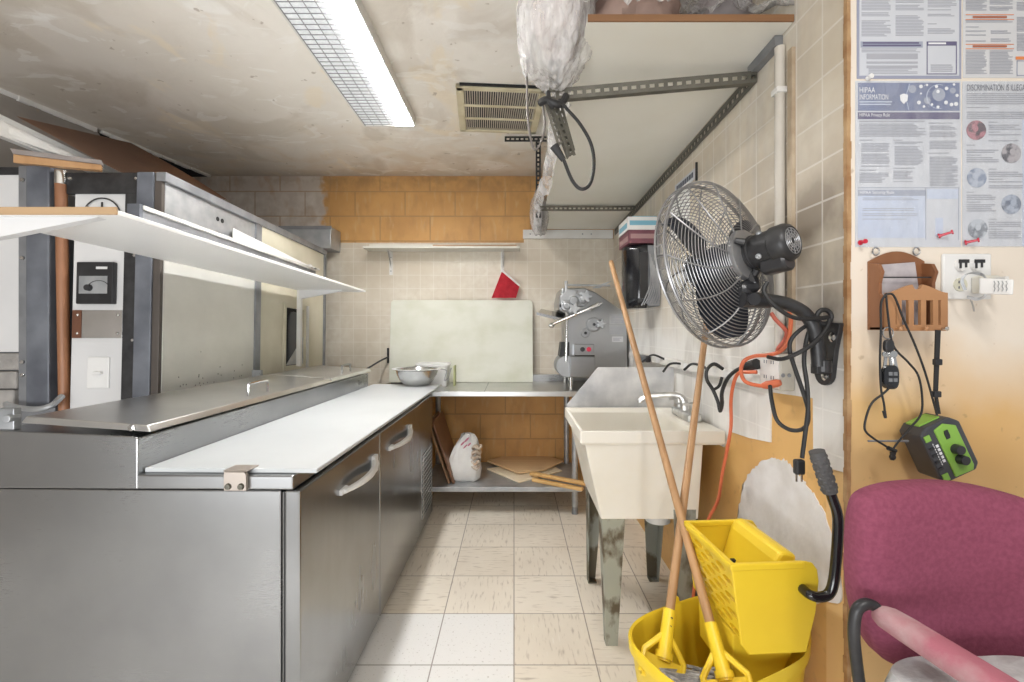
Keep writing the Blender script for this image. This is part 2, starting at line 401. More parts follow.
M['legs'] = mat('flaking_leg_paint', (.33, .35, .32), .55, .3, (.14, .12, .085), 9, 8, (1, 1, .6), .47, .56)
M['legs_worn'] = mat('rusty_leg', (.36, .37, .31), .6, .2, (.12, .095, .06), 13, 8, (1, 1, .6), .45, .55)
M['vent'] = mat('cream_vent', (.66, .60, .43), .5, 0, (.52, .45, .29), 8)
M['lens'] = mat('prismatic_lens', (.74, .76, .77), .25, 0, (.60, .62, .64), 60, 2, bump=.5, bscale=120, emit=(.95, .98, 1), estr=.28)  # weak emission stands in for tube light scattered inside the housing
M['wire_grid'] = mat('lens_wire', (.30, .30, .31), .4, .4)
M['lit'] = mat('lit_lens', (.9, .9, .9), .4, emit=(1, .99, .975), estr=TUBE_POWER)
M['paper'] = mat('paper', (.58, .605, .66), .5, 0, (.64, .66, .70), 5)
M['paper_warm'] = mat('paper_warm', (.65, .655, .67), .5, 0, (.60, .61, .635), 5)
M['ink'] = mat('grey_ink', (.40, .41, .46), .6)
M['ink_dark'] = mat('dark_ink', (.10, .11, .15), .6)
M['slate_ink'] = mat('slate_blue_ink', (.155, .185, .31), .5, 0, (.22, .26, .40), 12)
M['plum_ink'] = mat('plum_ink', (.135, .125, .22), .5)
M['band_ink'] = mat('grey_blue_ink', (.36, .39, .48), .5)
M['border_ink'] = mat('border_blue', (.32, .34, .44), .5)
M['pale_blue'] = mat('pale_blue_ink', (.50, .56, .70), .5, 0, (.60, .66, .78), 9)
M['orange_ink'] = mat('orange_ink', (.75, .25, .09), .5)
M['white_ink'] = mat('white_ink', (.82, .83, .86), .5)
M['pin'] = mat('red_pin', (.55, .02, .05), .3)
M['blue_box'] = mat('blue_box', (.20, .45, .58), .5); M['maroon_box'] = mat('maroon_box', (.20, .07, .09), .5, 0, (.14, .05, .07), 20)
M['plaster'] = mat('plaster', (.74, .73, .73), .7, 0, (.60, .58, .56), 12, 8, bump=.4, bscale=22)
M['rust'] = mat('rusty_trim', (.30, .15, .06), .7, 0, (.50, .33, .17), 22, 6)
M['concrete'] = mat('concrete', (.40, .38, .36), .8, 0, (.22, .21, .20), 9, 6, bump=.5)
def m_film(name, tint, opac, rough=.22, spread=.19):
    g = G(name); N = g.N; b = g.b
    b.inputs['Base Color'].default_value = (*tint, 1); b.inputs['Roughness'].default_value = rough; b.inputs['Specular IOR Level'].default_value = .8
    tr = N.new('ShaderNodeBsdfTransparent'); mx = N.new('ShaderNodeMixShader')
    g.L.new(g.ramp(g.noise(7, 5, stretch=(3, 1, 1)), .35, .7, opac - spread, opac + spread), mx.inputs[0])
    g.bump(g.noise(22, 4, stretch=(2, 1, .8), dist=1.), .8, .03)
    g.L.new(tr.outputs[0], mx.inputs[1]); g.L.new(b.outputs[0], mx.inputs[2]); g.L.new(mx.outputs[0], N['Material Output'].inputs[0])
    return g.m
M['film'] = m_film('clear_plastic_wrap', (.9, .89, .89), .48, .12)
M['sleeve'] = m_film('poster_sleeve', (.85, .87, .9), .07, .08, .05)
M['bundle'] = mat('brown_bundle', (.44, .31, .26), .8, 0, (.28, .19, .16), 9)
M['bundle2'] = mat('grey_bundle', (.30, .27, .27), .8, 0, (.2, .18, .18), 9)
# ------------------------------------------------------------------ the setting
WB, XR, XL, ZC, YP = 3.68, .81, -2.44, 2.495, 1.10
struct('floor', box(B(), -3.2, 3.0, -3.0, 3.9, -.1, 0), m_floor())
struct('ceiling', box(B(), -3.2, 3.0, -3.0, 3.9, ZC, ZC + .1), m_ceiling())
struct('wall_back', box(B(), -2.7, 1.0, WB, WB + .12, 0, ZC), m_block())
TILE_B, TILE_R = m_tile('back_wall_tile', 'x'), m_tile('right_wall_tile', 'y')
wb = bpy.data.objects['wall_back']
struct('tile_panel', prism(B(), [(-1.60, .80), (XR, .80), (XR, 1.985), (.08, 1.985), (.08, 1.955), (-1.60, 1.955)], 'y', WB - .006, WB + .01), TILE_B, wb)
PW = m_poster_wall(); OW = m_wall('ochre_paint', (.70, .43, .16), (.60, .34, .105))
wr = struct('wall_right', box(B(), XR, XR + .14, YP + .08, WB, 0, ZC), OW)
struct('wall_near', box(B(), XR, 2.8, YP, YP + .08, 0, ZC), PW)
tile = [(WB - .006, .80), (1.75, .80), (1.69, .872), (1.56, .880), (1.43, .897), (1.428, 1.055), (1.30, 1.062), (1.226, 1.066), (1.224, .888), (1.16, .897), (YP + .005, .903), (YP + .005, ZC), (WB - .006, ZC)]
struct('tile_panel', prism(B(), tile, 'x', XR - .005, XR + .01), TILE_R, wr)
pl = []
pk = [(737, 560), (741, 500), (748, 478), (760, 463), (775, 458), (788, 462), (800, 475), (812, 492), (826, 515), (838, 560), (842, 600), (826, 602), (800, 606), (770, 596), (737, 560)]
for p_ in spline([(x, y, 0) for x, y in pk], 8)[:-1]:
    j = 1. if p_.y < 525 else .1
    px, py = p_.x + j * random.uniform(-1.3, 1.3), p_.y + j * random.uniform(-2.2, 2.2)
    Y = XR * F / (px - VX); pl.append((Y, H - (py - VY) * Y / F))
b = prism(B(), pl, 'x', XR - .003, XR + .01); bmesh.ops.triangulate(b, faces=[f for f in b.faces if len(f.verts) > 4], ngon_method='EAR_CLIP')
struct('plaster_patch', b, M['plaster'], wr)
notch = [(-3.0, 0), (WB, 0), (WB, 2.36), (3.62, 2.37), (3.58, 2.335), (3.45, 2.35), (3.30, 2.325), (3.16, 2.35), (3.02, 2.34), (2.90, 2.37), (2.86, 2.43), (2.80, ZC), (-3.0, ZC)]
b = prism(B(), notch, 'x', XL - .03, XL)
def skew(v): v.co.x -= .16 * max(-1.0, WB - v.co.y)
for v in b.verts: skew(v)
struct('wall_left', b, m_wall('sooty_wall', (.33, .30, .27), (.25, .225, .20)))
b = box(B(), XL - .22, XL - .20, 2.6, WB, 2.0, ZC - .004); box(b, XL - .22, XL - .04, 2.6, WB, ZC - .006, ZC - .001); box(b, XL - .22, XL - .04, 2.6, WB, 2.0, 2.02)
for v in b.verts: skew(v)
struct('dark_hole_liner', b, M['dark'])  # near-black liner added behind the notch so the hole looks dark
b = B(); prev = None
for i in range(40):
    y = .6 + 2.2 * i / 40; d = random.uniform(0, .006); box(b, XL - .004, XL + .012 + d, y, y + .056, ZC - .022 - d, ZC)
for i in range(14):
    y = 2.84 + .8 * i / 14; d = random.uniform(0, .012); box(b, XL - .012, XL + .010, y, y + .05 + .02 * (i % 2), ZC - .010 - d, ZC)
for v in b.verts: skew(v)
struct('trim_3', b, M['white_paint'])
struct('wall_outer', box(B(), -3.6, -3.5, -3.0, 3.9, 0, ZC), M['dark'])
tr = [(XR - .011, YP - .006)]
b = B(); n = 60
for i in range(n):
    z0, z1 = ZC * i / n, ZC * (i + 1) / n; d = random.uniform(0, .005); e = random.uniform(0, .005)
    box(b, XR - .0065 - d * .3, XR + .001 + e * .5, YP - .003 - d * .3, YP + .008 + d * .5, z0, z1)
struct('trim_1', b, M['rust'])
# ------------------------------------------------------------------ ceiling light and vent
t = thing('ceiling_light', 'long narrow fluorescent ceiling light with wire grid, right half lit', 'ceiling light', (-.7285, 2.05, ZC))
x0, x1, y0, y1, zl = -.872, -.585, 1.44, 2.663, 2.448
b = box(B(), x0 - .008, x0, y0, y1, zl - .004, ZC); box(b, x1, x1 + .008, y0, y1, zl - .0, ZC)
box(b, x0, x1, y0 - .008, y0, zl - .004, ZC); box(b, x0, x1, y1, y1 + .008, zl - .004, ZC); box(b, x0, x1, y0, y1, ZC - .012, ZC - .002)
obj('housing', b, M['white_paint'], t)
obj('lens', box(B(), x0, -.690, y0, y1, zl + .004, zl + .009), M['lens'], t, label='dim grey half of the lens, faintly glowing')
obj('lamp_lens', prism(B(), [(-.690, zl + .004), (x1, zl + .004), (x1, zl + .009), (-.690, zl + .009)], 'y', y0, y1), M['lit'], t, label='bright white lit half of the lens')
b = B(); k = 0
while y0 + k * .031 < y1: box(b, x0, x1, y0 + k * .031, y0 + k * .031 + .0022, zl - .003, zl); k += 1
for xx in (x0 + .001, x0 + .05, -.77, -.725, -.68, -.63, x1 - .003): box(b, xx, xx + .0024, y0, y1, zl - .003, zl)
obj('wire_grid', b, M['wire_grid'], t)
t = thing('ceiling_vent', 'yellowed slatted vent grille set in the ceiling', 'vent', (-.08, 2.57, ZC), (0, 0, .075))
b = B(); cx, cy, hx, hy, z0 = -.08, 2.57, .235, .258, ZC - .022
for a in ((cx - hx, cx - hx + .04, cy - hy, cy + hy), (cx + hx - .04, cx + hx, cy - hy, cy + hy), (cx - hx, cx + hx, cy - hy, cy - hy + .03), (cx - hx, cx + hx, cy + hy - .03, cy + hy)):
    box(b, *a, z0, ZC)
obj('frame', b, M['vent'], t, bevel=.004)
obj('dark_gap', box(B(), cx - hx + .02, cx + hx - .02, cy - hy - .012, cy - hy + .003, ZC - .012, ZC - .001), M['dark'], t)
obj('backing', box(B(), cx - hx + .03, cx + hx - .03, cy - hy + .02, cy + hy - .02, ZC - .004, ZC - .001), M['dark'], t)
b = B(); n = 32
for i in range(n):
    x = cx - hx + .04 + (2 * hx - .08) * (i + .5) / n; box(b, x - .0025, x + .0025, cy - hy + .02, cy + hy - .02, z0 + .003, ZC - .004)
obj('slats', b, mat('dusty_slat', (.52, .47, .40), .7), t)
for yy in (cy - .075, cy + .075): obj('crossbar', box(B(), cx - hx + .03, cx + hx - .03, yy - .007, yy + .007, z0 - .002, z0 + .006), M['vent'], t)
# ------------------------------------------------------------------ prep refrigerator
t = thing('prep_refrigerator', 'long stainless steel sandwich prep refrigerator with white board and two doors', 'prep counter', (-.57, 1.21, 0), (0, 0, -.016))
S, SH = M['steel'], M['steel_h']
obj('body', box(B(), -1.40, -.618, 1.225, 3.03, .06, .815), S, t, bevel=.006)
obj('side_panel', box(B(), -1.40, -.622, 1.213, 1.226, .05, .822), S, t, bevel=.004)
obj('plinth', box(B(), -1.38, -.64, 1.26, 3.02, 0, .07), M['black_metal'], t)
b = box(B(), -1.40, -.587, 1.208, 3.03, .825, .863)
obj('rail', b, S, t, bevel=.004)
hood = [(-1.40, .826), (-1.004, .826), (-1.004, .962), (-1.02, .966), (-1.40, .981)]
obj('hood', prism(B(), hood, 'y', 1.206, 3.035), S, t, bevel=.003)
def lid(y0, y1, nm):
    b = B()
    hexa(b, [(-1.335, y0, .998), (-.978, y0, .975), (-.978, y1, .975), (-1.335, y1, .998), (-1.325, y0 + .005, 1.016), (-.992, y0 + .005, .993), (-.992, y1 - .005, .993), (-1.325, y1 - .005, 1.016)])
    l = obj('lid', b, SH, t, bevel=.003)
    ym = (y0 + y1) / 2
    hb = tube(B(), spline([(-1.03, ym - .065, .993), (-1.03, ym - .065, 1.03), (-1.03, ym - .052, 1.042), (-1.03, ym + .052, 1.042), (-1.03, ym + .065, 1.03), (-1.03, ym + .065, .993)], 4), .006, 8)
    obj('lid_handle', hb, M['chrome'], l, smooth=True)
    s = B(); lathe(s, [(0, 0), (.009, 0), (.009, .004), (0, .006)], axis_mx((-1.030, y0 + .001, .987), (0, -1, 0)), 12); obj('lid_bolt', s, M['chrome'], l, smooth=True)
lid(1.218, 2.40, 0); lid(2.412, 3.03, 1)
for yy in (1.225, 2.39):
    b = box(B(), -1.40, -1.352, yy - .008, yy + .012, .98, 1.038); lathe(b, [(0, 0), (.011, 0), (.011, .03), (0, .03)], axis_mx((-1.360, yy - .02, 1.012), (0, 1, 0)), 14)
    obj('lid_hinge', b, M['galv'], t, bevel=.002)
obj('cutting_board', box(B(), -1.002, -.531, 1.226, 3.14, .8635, .8765), M['cutboard'], t, bevel=.003)
b = prism(B(), [(-.765, .826), (-.705, .826), (-.705, .842), (-.705, .868), (-.711, .876), (-.765, .876)], 'y', 1.195, 1.2075)
box(b, -.768, -.702, 1.197, 1.25, .876, .8795)
c = obj('board_clip', b, mat('clip_metal', (.42, .37, .33), .45, .8), t, bevel=.002)
for xx in (-.752, -.718): obj('clip_bolt', lathe(B(), [(0, 0), (.009, 0), (.007, .006), (0, .007)], axis_mx((xx, 1.195, .838), (0, -1, 0)), 10), M['bracket'], c)
for y0, y1 in ((1.213, 1.895), (1.903, 2.645)):
    d = obj('door', box(B(), -.612, -.570, y0, y1, .05, .822), M['door_steel'], t, bevel=.005)
    obj('door_gasket', box(B(), -.620, -.612, y0 + .01, y1 - .01, .06, .815), M['rubber'], d)
    ya, yb = (1.485, 1.82) if y0 < 1.5 else (2.03, 2.39)
    b = B(); sec = []
    for k in range(17):
        u = k / 16; yy = ya + (yb - ya) * u; out = .038 * math.sin(math.pi * min(1, u * 1.06)) ** .55 if 0 < u < .94 else .012
        hh = .007 + .011 * u; zz = .722 - .006 * u
        if u > .93: hh = .028
        xo = -.568 + max(out, .010)
        sec.append([Vector((xo - .011, yy, zz - hh)), Vector((xo + .002, yy, zz - hh)), Vector((xo + .008, yy, zz)), Vector((xo + .002, yy, zz + hh)), Vector((xo - .011, yy, zz + hh))])
    loft(b, sec)
    box(b, -.571, -.560, ya - .012, ya + .04, .713, .731); box(b, -.571, -.556, yb - .03, yb + .012, .685, .752)
    obj('door_handle', b, M['white_plastic'], d, smooth=True, bevel=.002)
g_ = obj('compressor_panel', box(B(), -.612, -.572, 2.653, 3.03, .05, .822), M['door_steel'], t, bevel=.004)
b = B()
for i in range(9): box(b, -.573, -.566, 2.72 + i * .033, 2.728 + i * .033, .12, .50)
for i in range(15): box(b, -.574, -.568, 2.71, 3.0, .12 + i * .0265, .127 + i * .0265)
obj('vent_grille', b, M['chrome'], g_); obj('grille_backing', box(B(), -.5725, -.5715, 2.71, 3.0, .12, .50), M['dark'], g_)
# ------------------------------------------------------------------ shelf over the prep refrigerator
t = thing('overshelf', 'white laminate shelf with tan wooden edge above the prep refrigerator', 'shelf', (-1.0, 1.146, 1.54), (-.0185, 0, 0))
obj('board', box(B(), -1.40, -1.0, 1.150, 3.07, 1.540, 1.553), M['white_lam'], t, bevel=.002)
obj('front_edge', box(B(), -1.40, -1.0, 1.143, 1.1495, 1.540, 1.560), M['edge_wood'], t, bevel=.002, label='tan wooden front edge')
for yy in (1.165, 2.90):
    a = obj('bracket_arm', prism(B(), [(-1.37, 1.5395), (-1.065, 1.5395), (-1.37, 1.478)], 'y', yy, yy + .025), M['grey_panel'], t)
    obj('post', box(B(), -1.385, -1.358, yy, yy + .026, 1.02 + (yy - 1.165) * .018, 1.5395), M['white_paint'], t, bevel=.003)
# ------------------------------------------------------------------ ovens behind it
OY = 1.86
t = thing('pizza_oven', 'tall grey pizza oven with thermostat, bare steel side and cream panel', 'oven', (-1.44, OY, 0), (-.026, 0, 0))
t.location.y -= .031
obj('body', box(B(), -1.80, -1.45, OY + .015, 3.44, .30, 1.885), M['galv_dark'], t)
for xx in (-1.76, -1.50):
    for yy in (1.95, 3.36): obj('leg', rod(B(), (xx, yy, .30), (xx, yy, .03 * (yy - 1.86)), .03, .022), M['black_metal'], t)
obj('end_panel', box(B(), -1.812, -1.598, OY + .004, OY + .016, .90, 1.815), M['grey_panel'], t)
b = box(B(), -1.845, -1.549, OY - .004, OY + .02, 1.812, 1.90); box(b, -1.600, -1.549, OY - .004, OY + .02, .90, 1.812)
f_ = obj('end_frame', b, M['black_metal'], t, bevel=.002)
for px, py in ((69, 177), (127, 177), (127, 255), (127, 340)):
    q = P(px, py, OY - .004); q.x = -1.555 if px > 100 else -1.828
    obj('screw', lathe(B(), [(0, 0), (.008, 0), (.006, .004), (0, .005)], axis_mx(q, (0, -1, 0)), 10), M['chrome'], f_)
obj('corner_post', box(B(), -1.548, -1.478, OY - .012, OY + .03, .90, 1.90), M['slate'], t, bevel=.004)
obj('corner_flange', box(B(), -1.477, -1.446, OY - .008, OY + .012, .90, 1.90), mat('brown_flange', (.10, .085, .075), .5, .3), t, bevel=.003)
a, c = P(78, 304, OY), P(115, 262, OY)
th = obj('thermostat', box(B(), a.x, c.x, OY - .016, OY + .006, a.z, c.z), M['black_plastic'], t, bevel=.004, label='black square thermostat with dial')
obj('gauge_face', box(B(), a.x + .014, c.x - .022, OY - .0175, OY - .014, a.z + .042, c.z - .058), M['galv'], th)
obj('top_label', box(B(), a.x + .082, c.x - .024, OY - .0175, OY - .014, c.z - .030, c.z - .020), M['grey_panel'], th)
q = P(92, 288, OY); obj('knob', lathe(B(), [(0, 0), (.014, 0), (.012, .014), (0, .015)], axis_mx((q.x, OY - .017, q.z), (0, -1, 0)), 16), M['black_plastic'], th, smooth=True)
b = tube(B(), [P(97, 284, OY - .0185) + Vector((.045 * math.cos(R(k)), 0, .035 * math.sin(R(k)) - .02)) for k in range(20, 165, 12)], .0015, 4)
obj('gauge_scale', b, M['black_metal'], th)
a, c = P(72, 338, OY), P(122, 310, OY)
hp = obj('patch_plate', box(B(), a.x + .038, c.x, OY - .001, OY + .006, a.z, c.z), M['chrome'], t, bevel=.001)
obj('brown_plate', box(B(), a.x, a.x + .037, OY - .002, OY + .006, a.z, c.z), mat('brown_metal', (.20, .09, .055), .4, .4), hp)
for dx, dz in ((.02, .02), (.02, .095), (.185, .02), (.185, .095)): obj('rivet', lathe(B(), [(0, 0), (.006, 0), (0, .004)], axis_mx((a.x + dx, OY - .002, a.z + dz), (0, -1, 0)), 8), M['chrome'], hp)
a, c = P(88, 388, OY), P(110, 357, OY)
sw = obj('switch_plate', box(B(), a.x, c.x, OY - .003, OY + .006, a.z, c.z), M['white_plastic'], t, bevel=.003, label='white light switch plate')
obj('toggle', box(B(), (a.x + c.x) / 2 - .012, (a.x + c.x) / 2 + .022, OY - .016, OY - .002, (a.z + c.z) / 2 - .006, (a.z + c.z) / 2 + .005, ), M['white_plastic'], sw, bevel=.002)
dc = P(98.5, 216, OY - .001); b = tube(B(), [dc + Vector((.078 * math.cos(R(k)), 0, .078 * math.sin(R(k)))) for k in range(0, 360, 9)], .003, 5, closed=True)
hexa(b, [dc + Vector(v) for v in ((-.057, -.001, .040), (-.064, -.001, .048), (-.036, -.001, .030), (-.030, -.001, .012), (-.057, .002, .040), (-.064, .002, .048), (-.036, .002, .030), (-.030, .002, .012))])
box(b, dc.x - .003, dc.x + .003, dc.y - .001, dc.y + .002, dc.z + .035, dc.z + .062)
obj('dial_ring', b, M['black_metal'], t, label='black ring and pointer of a dial printed on the end panel')
FX = -1.44
sp = obj('side_panel', box(B(), FX - .012, FX - .002, OY + .008, 2.52, .90, 1.73), M['oven_panel'], t, label='bare stained steel side panel')
b = B()
for i in range(22):
    yy = random.uniform(OY + .1, 2.48); zz = 1.0 + abs(random.gauss(0, .06)); lathe(b, [(0, 0), (.004, 0), (0, .002)], axis_mx((FX - .002, yy, zz), (1, 0, 0)), 6)
obj('rivets', b, M['chrome'], sp)
obj('upper_panel', box(B(), FX - .012, FX - .004, OY + .008, 2.56, 1.70, 1.86), M['galv'], t)
for yy in (2.20, 2.235):
    obj('vent_hole', lathe(B(), [(0, 0), (.011, 0), (.011, .002), (0, .002)], axis_mx((FX - .0035, yy, 1.80), (1, 0, 0)), 12), M['dark'], t)
obj('top_beam', box(B(), FX - .03, FX + .012, OY - .01, 3.46, 1.862, 1.90), M['galv_dark'], t, bevel=.003)
obj('panel_strip', box(B(), FX - .012, FX + .006, 2.52, 2.575, .90, 1.862), M['galv_dark'], t, bevel=.002)
# cream panel with an open window
y0, y1, z0, z1 = 2.576, 3.425, .90, 1.862; wy0, wy1, wz0, wz1 = 2.86, 3.10, 1.05, 1.42
b = box(B(), FX - .012, FX, y0, wy0, z0, z1); box(b, FX - .012, FX, wy1, y1, z0, z1); box(b, FX - .012, FX, wy0, wy1, z0, wz0); box(b, FX - .012, FX, wy0, wy1, wz1, z1)
cp = obj('cream_panel', b, M['cream_panel'], t, label='chipped cream enamel panel with open window')
b = B()
for a in ((wy0 - .03, wy0, wz0 - .03, wz1 + .03), (wy1, wy1 + .03, wz0 - .03, wz1 + .03), (wy0, wy1, wz0 - .03, wz0), (wy0, wy1, wz1, wz1 + .03)): box(b, FX - .001, FX + .010, *a)
obj('window_frame', b, M['cream_panel'], cp, bevel=.002)
obj('window_recess', box(B(), FX - .011, FX - .009, wy0, wy1, wz0, wz1), M['dark'], cp)
b = lathe(B(), [(0, 0), (.05, .0), (.05, .24), (.045, .27), (.03, .295), (0, .30)], Matrix.Translation((FX - .004, 2.98, 1.055)) @ Matrix.Diagonal((.16, 1.5, 1.15, 1)), 20)
obj('cylinder', b, mat('dark_grey_cylinder', (.06, .065, .075), .4, .3), cp, smooth=True)
obj('glass_shard', prism(B(), [(2.865, 1.055), (3.095, 1.055), (3.095, 1.235), (2.98, 1.145)], 'x', FX + .0045, FX + .007), M['galv'], cp)
obj('panel_seam', box(B(), FX, FX + .014, 3.135, 3.165, .90, 1.45), M['grey_panel'], cp)
obj('end_strip', box(B(), FX - .012, FX + .010, 3.425, 3.455, .90, 1.862), M['galv_dark'], t, bevel=.002)
b = prism(B(), [(FX - .004, 1.640), (FX + .020, 1.640), (FX + .040, 1.660), (FX + .040, 1.707), (FX - .004, 1.707)], 'y', 1.70, 3.20)
rl = obj('front_rail', b, M['galv_dark'], t, bevel=.002)
obj('rail_lip', box(B(), FX + .03, FX + .050, 1.70, 3.20, 1.700, 1.716), M['white_paint'], rl, bevel=.003)
obj('rail_cap', box(B(), FX - .004, FX + .042, 1.685, 1.701, 1.635, 1.718), M['slate'], rl)
# dark cabinet further left
t = thing('dark_oven', 'dark blue-grey oven corner with riveted post at the far left', 'oven', (-1.98, OY, 0))
obj('body', box(B(), -2.36, -1.905, OY + .03, 3.40, .30, 1.885), M['galv_dark'], t)
for xx in (-2.3, -1.96):
    for yy in (1.95, 3.32): obj('leg', rod(B(), (xx, yy, .30), (xx, yy, 0), .03, .022), M['black_metal'], t)
b = box(B(), -1.986, -1.892, OY - .01, OY + .03, .93, 1.92)
obj('post', b, M['slate'], t, bevel=.004)
fl = obj('post_flange', box(B(), -2.022, -1.987, OY - .004, OY + .03, .93, 1.92), M['galv_dark'], t, bevel=.002)
for py in (180, 258, 362, 375): q = P(24, py, OY - .004); obj('rivet', lathe(B(), [(0, 0), (.010, 0), (.007, .006), (0, .007)], axis_mx((-2.004, q.y, q.z), (0, -1, 0)), 10), M['chrome'], fl)
obj('end_panel', box(B(), -2.34, -2.023, OY + .004, OY + .03, 1.16, 1.885), M['grey_panel'], t)
obj('top_strip', box(B(), -2.34, -2.023, OY - .002, OY + .03, 1.886, 1.915), M['black_metal'], t)
b = B()
for x0, x1, z0, z1, d in ((-2.33, -2.03, 1.085, 1.155, .0), (-2.33, -2.03, 1.01, 1.08, .008), (-2.33, -2.05, .93, 1.005, .0)): box(b, x0, x1, OY + .004 - d, OY + .03, z0, z1)
obj('fire_brick', b, M['concrete'], t, bevel=.006)
b = tube(B(), spline([P(6, 404, 1.83), P(20, 408, 1.80), P(38, 409, 1.78), P(52, 405, 1.79), P(62, 396, 1.835)], 6), .011, 8)
tag(obj('grey_hose', b, M['galv'], None, loc=P(38, 409, 1.78), smooth=True), 'short curved grey hose at the foot of the dark oven post', 'hose')
t = thing('wooden_pole', 'upright brown wooden pole with metal ferrule standing between the two ovens', 'pole', (-1.835, OY + .02, .42))
a, c = P(66, 405, OY + .01), P(61, 182, OY + .01)
obj('shaft', rod(B(), (a.x + .004, a.y, .42), c, .020, .020, 14), mat('red_brown_wood', (.33, .15, .075), .45, 0, (.22, .095, .045), 12, 5, (1, 1, .12)), t, smooth=True)
obj('ferrule', rod(B(), c - Vector((0, 0, .01)), P(61, 171, OY + .01), .022, .021, 14), M['chrome'], t, smooth=True)
# boards on the ovens
a, c = P(10, 168, 1.80), P(102, 187, 1.80)
b = hexa(B(), [P(13, 155, 1.80), P(100, 165, 1.80), P(100, 169, 1.80), P(13, 163, 1.80)] + [q + Vector((0, .12, 0)) for q in (P(13, 155, 1.80), P(100, 165, 1.80), P(100, 169, 1.80), P(13, 163, 1.80))])
b = B(); p = [P(13, 154, 1.82), P(101, 164.5, 1.82), P(101, 170, 1.82), P(13, 162.5, 1.82)]
hexa(b, p + [q + Vector((-.03 * (q.x > -1.8), .04, .004)) for q in p])
tt = thing('timber_offcut', 'short orange-brown timber lying on top of the dark oven', 'plank', P(57, 170, 1.82))
obj('block', b, M['wood'], tt, bevel=.002)
p = [P(10, 148.5, 1.815), P(101, 160, 1.815), P(101, 164.2, 1.815), P(13, 153.7, 1.815)]
obj('grey_face', hexa(B(), p + [q + Vector((-.03 * (q.x > -1.8), .045, .004)) for q in p]), mat('weathered_wood', (.23, .20, .19), .7, 0, (.36, .32, .30), 14, 5, (.3, 1, 1)), tt, label='weathered grey top of the timber')
p = [P(-70, 82, 1.62), P(125, 174, 2.36), P(118, 178, 2.36), P(-70, 107, 1.62)]
p = [P(-70, 80, 1.62), P(128, 176, 2.36), P(108, 178, 2.36), P(-70, 108, 1.62)]
b = hexa(B(), p + [q + Vector((-.035, .0, .002)) for q in p])
tag(obj('white_plank', b, M['white_paint'], None, loc=p[2], bevel=.002), 'long white board on edge sloping back over the ovens', 'plank')
p = [P(16, 116, 1.95), P(131, 143, 2.62), P(228, 200, 3.08), P(118, 171, 2.25)]
def bil(u, v): return p[0].lerp(p[1], u).lerp(p[3].lerp(p[2], u), v) + Vector((0, 0, .012 * math.sin(math.pi * v) * u))
b = grid(B(), bil, 10, 6)
r_ = bmesh.ops.solidify(b, geom=b.faces[:], thickness=.012)
tag(obj('brown_sheet', b, M['brown_board'], None, loc=p[3], bevel=.003), 'large dark brown sheet leaning up over the ovens below the ceiling', 'board')
b = hexa(B(), [Vector(v) for v in ((-1.425, 2.42, 1.73), (-1.366, 2.42, 1.735), (-1.368, 3.30, 1.73), (-1.425, 3.30, 1.73), (-1.432, 2.42, 1.80), (-1.425, 2.42, 1.80), (-1.372, 3.30, 1.742), (-1.425, 3.30, 1.745))])
b = slab(B(), [(-1.392, 2.25, 1.700), (-1.392, 3.10, 1.678), (-1.40, 3.08, 1.690), (-1.428, 2.31, 1.765)], .004)
tag(obj('white_sheet', b, M['white_lam'], None, loc=(-1.40, 2.6, 1.68)), 'thin white triangular sheet resting on the oven rail', 'sheet')
b = B(); grid(b, lambda u, v: Vector((-1.415 + .06 * u, 3.04 + .14 * v, 1.700 - .03 * u + .02 * noise.noise(Vector((u * 3, v * 3, 1))))), 8, 8)
bmesh.ops.solidify(b, geom=b.faces[:], thickness=.02)
tag(obj('white_rag', b, M['white_cloth'], None, loc=(-1.39, 3.10, 1.67), smooth=True), 'small white rag draped over the far end of the oven rail', 'rag')
t = thing('duct_box', 'mottled galvanized metal box on the back wall behind the oven', 'duct', (-1.6, WB - .006, 1.88))
obj('box', box(B(), -1.80, -1.40, 3.48, WB - .007, 1.875, 2.04), M['galv'], t, bevel=.003)
obj('flange', box(B(), -1.80, -1.395, 3.475, 3.482, 2.02, 2.045), M['galv_dark'], t)
# ------------------------------------------------------------------ back work table and what is on it
t = thing('work_table', 'stainless steel work table with undershelf along the ochre back wall', 'table', (-.1, 3.36, 0))
TZ = .838
b = box(B(), -.78, .80, 3.05, 3.66, TZ - .035, TZ)
obj('tabletop', b, SH, t, bevel=.004)
obj('backsplash', box(B(), -.99, .80, 3.655, 3.672, TZ - .03, TZ + .055), S, t, bevel=.003)
obj('undershelf', box(B(), -.62, .455, 3.06, 3.64, .160, .194), M['galv'], t, bevel=.004)
for xx in (-.60, .415, .76):
    for yy in (3.10, 3.60):
        l = obj('leg', rod(B(), (xx, yy, .05), (xx, yy, TZ - .035), .021, .021, 16), M['galv'], t, smooth=True)
        obj('foot', rod(B(), (xx, yy, 0), (xx, yy, .06), .023, .017, 16), M['galv_dark'], l, smooth=True)
obj('seam', box(B(), -.20, -.196, 3.047, 3.655, TZ - .001, TZ + .0012), M['galv_dark'], t)
